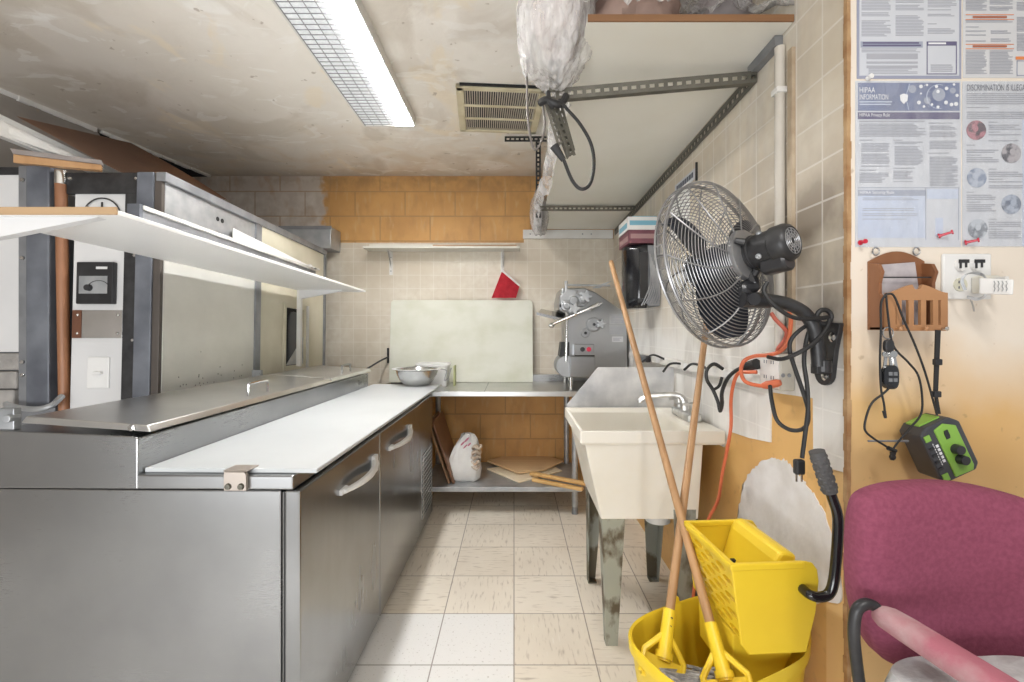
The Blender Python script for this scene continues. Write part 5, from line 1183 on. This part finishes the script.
# things hanging on the rack
yk = 1.026
def U(px, py, Y=yk): return P(px, py, Y)
t = thing('key_ring', 'bunch of keys with black fobs hanging from the wooden rack', 'keys', U(888, 330))
rg = obj('ring', tube(B(), [U(888, 333) + Vector((.012 * math.cos(R(k)), 0, .013 * math.sin(R(k)))) for k in range(0, 360, 20)], .0014, 6, closed=True), M['chrome'], t, smooth=True)
c = U(888.5, 346); b = loft(B(), [[Vector((q.x, c.y + y, q.y)) for q in super_ring(c.x, c.z, 0, .010 * s, .015 * s, 2.6, 24)] for y, s in ((-.006, .7), (-.004, 1), (.004, 1), (.006, .7))]); obj('black_fob', b, M['black_plastic'], t, smooth=True)
c = U(890, 377); b = loft(B(), [[Vector((q.x, c.y + y, q.y)) for q in super_ring(c.x, c.z, 0, .017 * s, .027 * s, 3, 28)] for y, s in ((-.007, .75), (-.005, 1), (.005, 1), (.007, .75))]); fo = obj('car_fob', b, M['gloss_black'], t, smooth=True)
b = B()
for dx, dz in ((-.005, .008), (.006, .008), (-.005, -.006), (.006, -.006)): box(b, c.x + dx - .004, c.x + dx + .004, c.y - .0085, c.y - .0065, c.z + dz - .004, c.z + dz + .004)
obj('fob_buttons', b, M['galv_dark'], fo)
for k, (dx, rr) in enumerate(((-.004, .1), (.003, -.08), (.008, -.2))):
    m_ = Matrix.Translation(U(888, 352) + Vector((dx, -.002 * k, 0))) @ Matrix.Rotation(rr, 4, 'Y')
    b = box(B(), -.0035, .0035, -.001, .001, -.045, -.012, m_); prism(b, [(.009 * math.cos(R(a)), .008 * math.sin(R(a)) - .005) for a in range(0, 360, 30)], 'y', -.001, .001, m_)
    obj('key', b, M['chrome'], t)
t = thing('charging_cable', 'thin black charging cable draped over the front of the wooden rack', 'cable', U(885, 440))
b = tube(B(), spline([U(886, 294), U(881, 304), U(881, 330), U(880, 360), U(881, 388), U(884, 404), U(885, 414)], 6), .0024, 6); tube(b, spline([U(886, 294, 1.030), U(894, 296, 1.028), U(903, 318), U(915, 345), U(925, 372), U(933, 400), U(937, 415)], 6), .0024, 6)
tube(b, spline([U(886, 294, 1.030), U(888, 315), U(893, 345), U(908, 362), U(918, 375), U(922, 395), U(921, 414), U(910, 428), U(899, 441), U(893, 449)], 6), .0024, 6)
obj('cable', b, M['rubber'], t, smooth=True)
obj('cable_end', rod(B(), U(884, 411), U(885.5, 418), .004, .003, 8), M['rubber'], t, smooth=True)
t = thing('earphone_cord', 'black cord curving left below the keys to a small plug', 'cable', U(893, 455))
b = tube(B(), spline([U(892, 385), U(884, 393), U(872, 403), U(866, 418), U(865, 430), U(873, 438), U(884, 445), U(892, 450)], 6), .0024, 6)
obj('cord', b, M['rubber'], t, smooth=True)
b = rod(B(), U(888, 448), U(896, 451), .005, .004, 8); rod(b, U(893, 452), U(892, 460), .006, .004, 8); lathe(b, [(0, -.006), (.006, -.003), (.006, .003), (0, .006)], axis_mx(U(892.5, 457), (0, -1, 0)), 10)
obj('plug', b, M['rubber'], t, smooth=True)
t = thing('strap', 'black webbing strap with buckles hanging from the right of the rack', 'strap', U(938, 370))
b = slab(B(), [U(936, 330), U(941, 330), U(938, 396), U(934, 396)], .003); slab(b, [U(935, 396), U(938, 396), U(941, 414), U(938, 414)], .003); obj('webbing', b, M['rubber'], t)
for y in (362, 394): q = U(937 if y < 380 else 936, y); obj('buckle', box(B(), q.x - .008, q.x + .008, q.y - .006, q.y + .004, q.z - .007, q.z + .007), M['black_plastic'], t, bevel=.002)
# green and black device
q = U(937.5, 446, 1.045); DM = Matrix.Translation(q) @ Matrix.Rotation(R(27.5), 4, 'Y').inverted() if False else Matrix.Translation(q) @ Matrix.Rotation(R(-25), 4, 'Y')
t = thing('green_device', 'green and black box with two knobs hanging tilted by a strap', 'device', q)
W2, H2, D2 = .047, .066, .030
b = B(); oc = [(-W2, -H2 + .012), (-W2 + .012, -H2), (W2 - .012, -H2), (W2, -H2 + .012), (W2, H2 - .018), (W2 - .018, H2), (-W2 + .018, H2), (-W2, H2 - .012)]
prism(b, oc, 'y', -D2, D2, DM); obj('case', b, mat('charcoal_case', (.045, .047, .055), .4, 0, (.07, .072, .08), 12), t, bevel=.004)
b = prism(B(), [(-.016, -H2 + .006), (W2 - .020, -H2 + .004), (W2 - .014, -H2 + .014), (W2 - .014, .045), (.008, H2 - .006), (-.016, H2 - .012)], 'y', -D2 - .003, -D2 + .004, DM)
gf = obj('green_front', b, M['green'], t, bevel=.002)
for x, z in ((.009, -.002), (.009, -.027)): obj('knob', lathe(B(), [(0, 0), (.0115, 0), (.010, .014), (0, .015)], DM @ axis_mx((x, -D2 - .003, z), (0, -1, 0)), 20), M['black_plastic'], gf, smooth=True)
b = prism(B(), [(.000, .026), (.008, .026), (.010, .032), (.010, .045), (.002, .045), (.000, .039)], 'y', -D2 - .005, -D2 - .003, DM); obj('latch', b, M['black_plastic'], gf)
for a_ in ((-.043, -.030, -D2 - .002, -D2 + .002, .036, .050), (-.042, -.028, -D2 - .002, -D2 + .002, -.060, -.044), (-.030, .02, -.015, .02, H2 - .001, H2 + .003)): obj('green_patch', box(B(), *a_, DM), M['green'], t)
b = B()
for k in range(5): box(b, -.026 + .0008 * (k % 2), -.020, -D2 - .001, -D2, -.020 + .009 * k, -.014 + .009 * k, DM)
for k in range(9): box(b, -.031, -.0295, -D2 - .001, -D2, -.024 + .006 * k, -.0205 + .006 * k, DM)
obj('white_marking', b, M['white_ink'], t)
b = B()
for k in range(4): box(b, -.042, -.032, -D2 - .0025, -D2, -.032 + .016 * k, -.027 + .016 * k, DM @ Matrix.Rotation(.0, 4, 'Y'))
obj('side_ribs', b, M['black_plastic'], t)
tag(obj('antenna', rod(B(), P(868, 441, 1.06), P(908, 441, 1.05), .0025, .003, 6), M['galv_dark'], None, loc=P(868, 441, 1.06), smooth=True), 'thin grey rod sticking out left of the green device', 'rod')
# outlet plate
t = thing('wall_outlet', 'white double outlet plate on the wall right of the wooden rack', 'outlet', (WX(964), YP, WZ(276)))
obj('plate', box(B(), WX(940), WX(988.5), YP - .008, YP - .0005, WZ(299.5), WZ(254)), M['white_plastic'], t, bevel=.004)
b = lathe(B(), [(0, 0), (.016, 0), (.016, .003), (0, .003)], axis_mx((WX(956.5), YP - .008, WZ(285)), (0, -1, 0)), 20); rc = obj('receptacle', b, mat('ivory_receptacle', (.66, .65, .53), .4), t)
b = B()
for dx in (-.006, .004):
    for dz in (.003, -.010): box(b, WX(956.5) + dx, WX(956.5) + dx + .0025, YP - .0118, YP - .011, WZ(285) + dz, WZ(285) + dz + .006)
obj('slots', b, M['ink_dark'], rc)
for px, w_ in ((956.5, 'left'), (972, 'right')):
    t2 = thing('plug_cover', 'black and white safety plug in the %s upper socket of the double outlet' % w_, 'plug', (WX(px), YP - .009, WZ(266)))
    obj('cover', lathe(B(), [(0, 0), (.014, 0), (.013, .008), (0, .009)], axis_mx((WX(px), YP - .0085, WZ(266)), (0, -1, 0)), 20), M['white_plastic'], t2, smooth=True)
    b = B(); x, z = WX(px), WZ(266); box(b, x - .012, x + .012, YP - .0195, YP - .0175, z + .005, z + .013); box(b, x - .010, x - .006, YP - .0195, YP - .0175, z - .008, z + .005); box(b, x + .003, x + .007, YP - .0195, YP - .0175, z - .006, z + .005)
    obj('black_insert', b, M['black_plastic'], t2)
t = thing('adapter', 'white plug-in adapter sticking out to the right from the outlet plate', 'adapter', (WX(985), YP - .01, WZ(286)))
a = [P(966, 277, YP - .01), P(985, 277, 1.03), P(985, 294, 1.03), P(966, 294, YP - .01)]
b = box(B(), WX(967), WX(986), YP - .035, YP - .009, WZ(294), WZ(277)); obj('plug_body', b, M['cream_lam'], t, bevel=.004)
b = hexa(B(), [P(979, 278, 1.035), P(1014, 279.5, .985), P(1013, 295, .985), P(979, 294, 1.035), P(979, 278, 1.06), P(1014, 279.5, 1.01), P(1013, 295, 1.01), P(979, 294, 1.06)])
box(b, WX(979) - .0, WX(983), 1.04, 1.075, WZ(292), WZ(279)); ab = obj('adapter_body', b, M['white_plastic'], t, bevel=.003)
b = B()
for k in range(4):
    tube(b, [P(994 + 4 * k + (1.2 if j % 2 else 0), 281 + 2.6 * j, 1.012 - .0058 * k - .004) for j in range(5)], .0008, 4)
obj('ripples', b, M['galv'], ab)
t = thing('coiled_wire', 'coil of thin grey wire around the white adapter', 'wire', P(975, 296, 1.05))
b = B()
for k in range(3): tube(b, spline([P(966 - k, 290, 1.052), P(963 - k, 280, 1.052), P(968, 273.5, 1.05), P(980, 273 + k, 1.045), P(986, 279, 1.028), P(985 + k, 294, 1.028), P(978, 298 + k, 1.04), P(967, 296 + k, 1.05)], 4), .0016, 5)
tube(b, spline([P(970, 297, 1.05), P(973, 306, 1.06), P(974, 311, 1.08)], 4), .0018, 5); obj('coil', b, M['galv'], t, smooth=True)
# ------------------------------------------------------------------ chair
t = thing('armchair', 'maroon upholstered office armchair against the pale ochre wall', 'chair', (.86, .80, 0))
out = [(855, 491), (885, 483.5), (926, 481.5), (965, 484), (1000, 491), (1028, 500), (1050, 514), (1060, 535), (1062, 575), (1056, 620), (1044, 655), (1020, 667), (985, 670), (940, 669), (905, 667.5), (880, 656), (864, 637), (855, 617), (849, 592), (846, 560), (844.5, 530), (846.5, 506)]
Yc = .86; ol = spline([P(x, y, Yc + .012) for x, y in out[-2:] + out + out[:2]], 4)[8:-4]
cc = sum(ol, Vector()) / len(ol)
def br(s, y, bow=.0):
    rs = []
    for p in ol:
        d = p - cc; u = d.x / .22; v = d.z / .17
        rs.append(Vector((cc.x + d.x * s, y + bow * (u * u) * s * s - .014 * max(0, v) * s, cc.z + d.z * s)))
    return rs
b = loft(B(), [br(.90, Yc + .058, -.04), br(.97, Yc + .055, -.04), br(1, Yc + .042, -.04), br(1, Yc + .018, -.04), br(.975, Yc + .004, -.04), br(.92, Yc - .006, -.04), br(.75, Yc - .014, -.045), br(.5, Yc - .016, -.05), br(.2, Yc - .017, -.05), br(.03, Yc - .017, -.05)])
bk = obj('backrest', b, M['maroon'], t, smooth=True)
ax = .660
b = tube(B(), spline([(.656, .76, .750), (.648, .80, .752), (.634, .802, .764), (.619, .802, .767), (.604, .802, .755), (.599, .802, .72), (.603, .802, .67), (.612, .80, .60), (.622, .79, .52), (.65, .76, .445), (.70, .72, .422), (.76, .70, .42)], 8), .0095, 12)
obj('arm_frame', b, M['black_metal'], t, smooth=True)
b = B(); rs = []
for y, a_, z in ((.806, .008, .750), (.800, .018, .751), (.788, .0225, .751), (.76, .024, .751), (.66, .025, .750), (.52, .026, .748), (.42, .025, .745), (.405, .012, .744)): rs.append([Vector((.646 + .185 * (.80 - y) + q.x, y, z + q.y)) for q in super_ring(0, 0, 0, a_, a_ * .8, 2.6, 24)])
loft(b, rs); obj('armrest_pad', b, M['pink_pad'], t, smooth=True, label='worn pink armrest pad')
rp = copy_tree(bpy.data.objects['armrest_pad'], t); rp.scale.x = -1; rp.location.x += .085
rf = copy_tree(bpy.data.objects['arm_frame'], t); rf.scale.x = -1; rf.location.x += .085
b = loft(B(), [super_ring(.88, .62, z, a_ * 1.0, a_ * 1.02, 4, 44) for z, a_ in ((.435, .19), (.44, .215), (.47, .225), (.495, .218), (.505, .18))])
obj('seat', b, M['maroon'], t, smooth=True)
b = rod(B(), (.88, .62, .16), (.88, .62, .44), .028, .028, 16); box(b, .80, .96, .54, .70, .425, .436); obj('post', b, M['black_metal'], t, smooth=True)
for k in range(5):
    a_ = R(20 + 72 * k); e = Vector((.88 + .25 * math.cos(a_), .62 + .25 * math.sin(a_), .075))
    l = obj('base_arm', rod(B(), (.88, .62, .15), e, .024, .014, 10), M['black_metal'], t, smooth=True)
    obj('caster', lathe(B(), [(0, -.02), (.022, -.02), (.027, -.012), (.027, .012), (.022, .02), (0, .02)], axis_mx((e.x, e.y, .028), (math.sin(a_), -math.cos(a_), 0)), 18), M['black_plastic'], l, smooth=True)
obj('back_bar', slab(B(), [(.90, .925, .45), (.97, .925, .45), (.97, .925, .74), (.90, .925, .74)], .008), M['black_metal'], t)
def cu_(u, v):
    th = 2 * math.pi * u; q = Vector((math.cos(th), math.sin(th), 0))
    return q
b = B(); rs = []
for z, s in ((.5055, .85), (.525, 1), (.58, 1.03), (.645, .98), (.675, .90), (.690, .6), (.695, .15)):
    rs.append([Vector((q.x, q.y, z + .010 * noise.noise(Vector((q.x * 14, q.y * 14, z * 4))) * (z > .56))) for q in super_ring(.795, .745, z, .180 * s, .062 * s, 3, 44)])
loft(b, rs); tag(obj('grey_cushion', b, M['grey_fabric'], None, loc=(.815, .745, .5055), smooth=True), 'grey patterned cushion on the seat of the maroon armchair', 'cushion')
# ------------------------------------------------------------------ mop bucket with wringer
t = thing('mop_bucket', 'yellow plastic mop bucket on casters with side-press wringer and black lever', 'mop bucket', (.545, 1.215, 0), (0, 0, R(25)))
BX, BY = .545, 1.215
def bring(z, s, dz=0.): 
    rs = []
    for q in super_ring(BX, BY, z, .236 * s, .156 * s, 3.2, 64):
        u = (q.x - BX) / .238
        rs.append(Vector((q.x, q.y, z + dz * max(0, u - .55) * 1.6)))
    return rs
b = loft(B(), [bring(.085, .70), bring(.09, .76), bring(.30, .90), bring(.40, .965, .02), bring(.405, 1.0, .03), bring(.432, 1.008, .05), bring(.437, .995, .05), bring(.432, .965, .05), bring(.30, .885), bring(.10, .74)])
obj('tub', b, M['yellow'], t, smooth=True, angle=40)
for a_ in (35, 145, 215, 325):
    x, y = BX + .15 * math.cos(R(a_)) * 1.05, BY + .11 * math.sin(R(a_)) * 1.1
    c = obj('caster', lathe(B(), [(0, -.014), (.026, -.014), (.030, -.008), (.030, .008), (.026, .014), (0, .014)], axis_mx((x, y, .0305), (1, 0, 0)), 20), M['rubber'], t, smooth=True)
    obj('caster_fork', rod(B(), (x, y, .045), (x, y, .09), .018, .022, 12), M['galv'], c)
b = prism(B(), [(BX - .02, .428), (BX + .02, .428), (BX + .014, .452), (BX, .458), (BX - .014, .452)], 'y', BY + .152, BY + .166); obj('pour_lip', b, M['yellow'], t, bevel=.003)
# wringer, written in the room's frame and turned back so that it stays square to the room
wx0, wx1, wy0, wy1, wt = .508, .690, 1.085, 1.335, .688
fr = [(wx0, wt), (wx1 + .002, wt + .004), (wx1 + .022, wt), (wx1 + .034, wt - .016), (wx1 + .038, wt - .045), (wx1 + .030, wt - .12), (wx1 + .006, wt - .215), (wx0 + .045, wt - .215), (wx0 + .025, wt - .19)]
wg = obj('wringer', prism(B(), fr, 'y', wy0, wy0 + .008), M['yellow'], t, bevel=.003)
obj('far_plate', prism(B(), fr, 'y', wy1 - .008, wy1), M['yellow'], wg, bevel=.003)
b = B(); nu, nv = 4, 8
def cell(u, v): 
    return Vector((wx0 + .028 * (1 - v) + .004, wy0 + .008 + (wy1 - wy0 - .016) * u, wt - .19 * (1 - v)))
nrm = Vector((1, 0, 0)) * .010
def hexcell(u0, u1, v0, v1):
    fr_ = [(u0, v0), ((u0 + u1) / 2, v0), (u1, v0), (u1, (v0 + v1) / 2), (u1, v1), ((u0 + u1) / 2, v1), (u0, v1), (u0, (v0 + v1) / 2)]
    um, vm, hu, hv = (u0 + u1) / 2, (v0 + v1) / 2, (u1 - u0) / 2, (v1 - v0) / 2
    inn = [(um - .5 * hu, vm - .66 * hv), (um, vm - .76 * hv), (um + .5 * hu, vm - .66 * hv), (um + .88 * hu, vm), (um + .5 * hu, vm + .66 * hv), (um, vm + .76 * hv), (um - .5 * hu, vm + .66 * hv), (um - .88 * hu, vm)]
    for off in (Vector(), nrm):
        A = [b.verts.new(cell(*p) + off) for p in fr_]; I = [b.verts.new(cell(*p) + off) for p in inn]
        for k in range(8): b.faces.new((A[k], A[(k + 1) % 8], I[(k + 1) % 8], I[k]))
        if off.length == 0: I0 = I; A0 = A
    for k in range(8): b.faces.new((I0[k], I0[(k + 1) % 8], I[(k + 1) % 8], I[k]))
for j in range(nv):
    sh = .5 * (j % 2)
    v0, v1 = .02 + .86 * j / nv, .02 + .86 * (j + 1) / nv
    e = [0] + [(k + sh) / nu for k in range(nu + 1) if 0 < (k + sh) / nu < 1] + [1]
    for k in range(len(e) - 1):
        if e[k + 1] - e[k] > .2: hexcell(e[k], e[k + 1], v0, v1)
        else:
            q = [cell(e[k], v0), cell(e[k + 1], v0), cell(e[k + 1], v1), cell(e[k], v1)]; hexa(b, q + [p + nrm for p in q])
q = [cell(0, .88), cell(1, .88), cell(1, 1), cell(0, 1)]; hexa(b, q + [p + nrm for p in q])
obj('lattice_side', b, M['yellow'], wg, label='yellow lattice side with rows of diamond holes')
b = B(); box(b, wx0 - .002, wx1, wy0 - .003, wy0 + .010, wt - .012, wt + .004); box(b, wx0 - .002, wx1, wy1 - .010, wy1 + .003, wt - .012, wt + .004); box(b, wx0 - .002, wx0 + .012, wy0, wy1, wt - .012, wt + .003)
obj('top_rim', b, M['yellow'], wg, bevel=.003)
b = B(); hexa(b, [(wx0 + .105, wy0 + .012, wt - .19), (wx0 + .105, wy1 - .012, wt - .19), (wx0 + .135, wy1 - .012, wt + .012), (wx0 + .135, wy0 + .035, wt + .012), (wx1, wy0 + .012, wt - .19), (wx1, wy1 - .012, wt - .19), (wx1 + .004, wy1 - .012, wt + .012), (wx1 + .004, wy0 + .035, wt + .012)])
b = B(); pp = [(wx0 + .075, wt - .19), (wx0 + .13, wt - .01), (wx0 + .145, wt + .014), (wx1 - .02, wt + .014), (wx1 + .004, wt + .004), (wx1, wt - .02), (wx0 + .16, wt - .03), (wx0 + .10, wt - .19)]
prism(b, pp, 'y', wy0 + .03, wy1 - .012)
pr_ = obj('press_plate', b, M['yellow'], wg, bevel=.008)
obj('plate_slots', (lambda b: (box(b, wx0 + .098, wx0 + .11, wy0 + .13, wy0 + .14, wt - .10, wt - .075), box(b, wx0 + .098, wx0 + .11, wy0 + .17, wy0 + .18, wt - .10, wt - .075), b)[2])(B()), M['dark'], pr_)
fr2 = [(wx0 + .035, wt - .20), (wx1 + .0, wt - .20), (wx1 + .0, wt - .10), (wx1 + .025, wt - .10), (wx1 + .020, .45), (wx1 - .03, .36), (wx0 + .04, .36)]
obj('skirt', prism(B(), fr2, 'y', wy0 + .055, wy1 - .010), M['yellow'], wg, bevel=.004)
yl = wy0 - .012
pz = [P(808, 597, yl - .012), P(818, 600, yl - .018), P(828, 597, yl - .022), P(833, 585, yl - .022), P(836, 560, yl - .020), P(838, 530, yl - .018), P(837, 515, yl - .016), P(832, 500, yl - .012), P(826, 482, yl - .010), P(816, 453, yl - .006)]
b = tube(B(), spline([Vector((pz[0].x, wy0 + .005, pz[0].z))] + pz, 7), .0115, 12)
lv = obj('lever', b, M['gloss_black'], wg, smooth=True)
b = rod(B(), pz[-3] + (pz[-1] - pz[-3]) * .12, pz[-1] + (pz[-1] - pz[-2]) * .02, .0165, .0175, 16)
d = (pz[-1] - pz[-3]).normalized()
for k in range(9):
    c = pz[-3] + (pz[-1] - pz[-3]) * (.2 + .085 * k)
    for j in range(6):
        a_ = R(60 * j + 30 * (k % 2)); u = d.orthogonal().normalized(); v = d.cross(u)
        lathe(b, [(0, 0), (.005, 0), (.003, .0025), (0, .003)], axis_mx(c + (u * math.cos(a_) + v * math.sin(a_)) * .0165, u * math.cos(a_) + v * math.sin(a_)), 6)
obj('grip', b, mat('grey_grip', (.09, .09, .092), .6), lv, smooth=True)
# the parts of the wringer stay square to the room: undo the bucket's turn
un = Matrix.Translation(Vector((0, 0, 0))) @ Matrix.Rotation(R(4 - 25), 4, 'Z')
wg.matrix_local = un
# mops
def mop(nm, lab, base, top, rh, frame_n, sw):
    base, top = Vector(base), Vector(top); d = (top - base).normalized()
    t = thing(nm, lab, 'mop', base - Vector((0, 0, .08)))
    obj('handle', rod(B(), base + d * .05, top, rh, rh * .92, 14), M['handle_wood'], t, smooth=True)
    b = rod(B(), base - d * .035, base + d * .085, rh * 1.45, rh * 1.3, 16); rod(b, base - d * .03, base - d * .015, rh * 1.8, rh * 1.8, 16)
    n = Vector(frame_n).normalized(); s = d.cross(n).normalized()
    w2 = .052
    slab(b, [base - s * w2 - d * .075, base + s * w2 - d * .075, base + s * w2 - d * .03, base - s * w2 - d * .03], .004)
    e = [base - s * w2 - d * .075, base - s * w2 - d * .025, base - s * .012 + d * .02, base + s * .012 + d * .02, base + s * w2 - d * .025, base + s * w2 - d * .075]
    tube(b, e, .0085, 8); tube(b, [e[0], e[5]], .0085, 8)
    hd = obj('clamp', b, M['yellow'], t, smooth=True, label='yellow plastic mop clamp')
    for k in (.052, .072): obj('clamp_screw', lathe(B(), [(0, 0), (.0055, 0), (0, .003)], axis_mx(base + d * k - Vector((0, rh * 1.36, 0)), (0, -1, 0)), 8), M['black_metal'], hd)
    b = B()
    for k in range(110):
        u = random.uniform(-1, 1); p0 = base + s * u * w2 * .9 - d * .07
        pts = [p0]
        q = p0.copy(); dr = Vector((random.uniform(-.6, .6) + sw[0], random.uniform(-.6, .6) + sw[1], -.05))
        for j in range(6):
            q = q + dr * .028 + Vector((random.uniform(-.008, .008), random.uniform(-.008, .008), -.001 * j)); dr.z -= .04
            q.x = min(max(q.x, BX - .185), BX + .17); q.y = min(max(q.y, BY - .105), BY + .105); q.z = max(q.z, .335)
            pts.append(q.copy())
        tube(b, spline(pts, 3), .0042, 5)
    obj('strands', b, M['strand'], t, smooth=True)
mop('wet_mop', 'mop with long pale handle leaning left over the sink towards the back wall', (.510, 1.120, .430), (.469, 2.20, 1.579), .0125, (-.6, -1, .5), (-.5, .2))
mop('wet_mop', 'mop with handle leaning right behind the fan against the wall', (.3955, 1.19, .425), (.782, 1.845, 1.285), .0125, (.1, -1, .5), (.7, -.3))

# repeats that belong together
for kind, g in (('notice_poster', 'notices on the pale wall'), ('push_pin', 'push pins in the posters'), ('short_cord', 'cord stubs along the raceway'), ('wet_mop', 'mops standing in the yellow bucket'),
                ('glove_box', 'glove boxes on the towel dispenser'), ('shelf_support', 'slotted angle frames under the high shelf'), ('pizza_peel', 'pizza peels on the undershelf'), ('wooden_board', 'boards leaning on the undershelf'), ('plug_cover', 'safety plugs in the double outlet')):
    for o in bpy.data.objects:
        if o.parent is None and o.name.split('.')[0] == kind: o['group'] = g
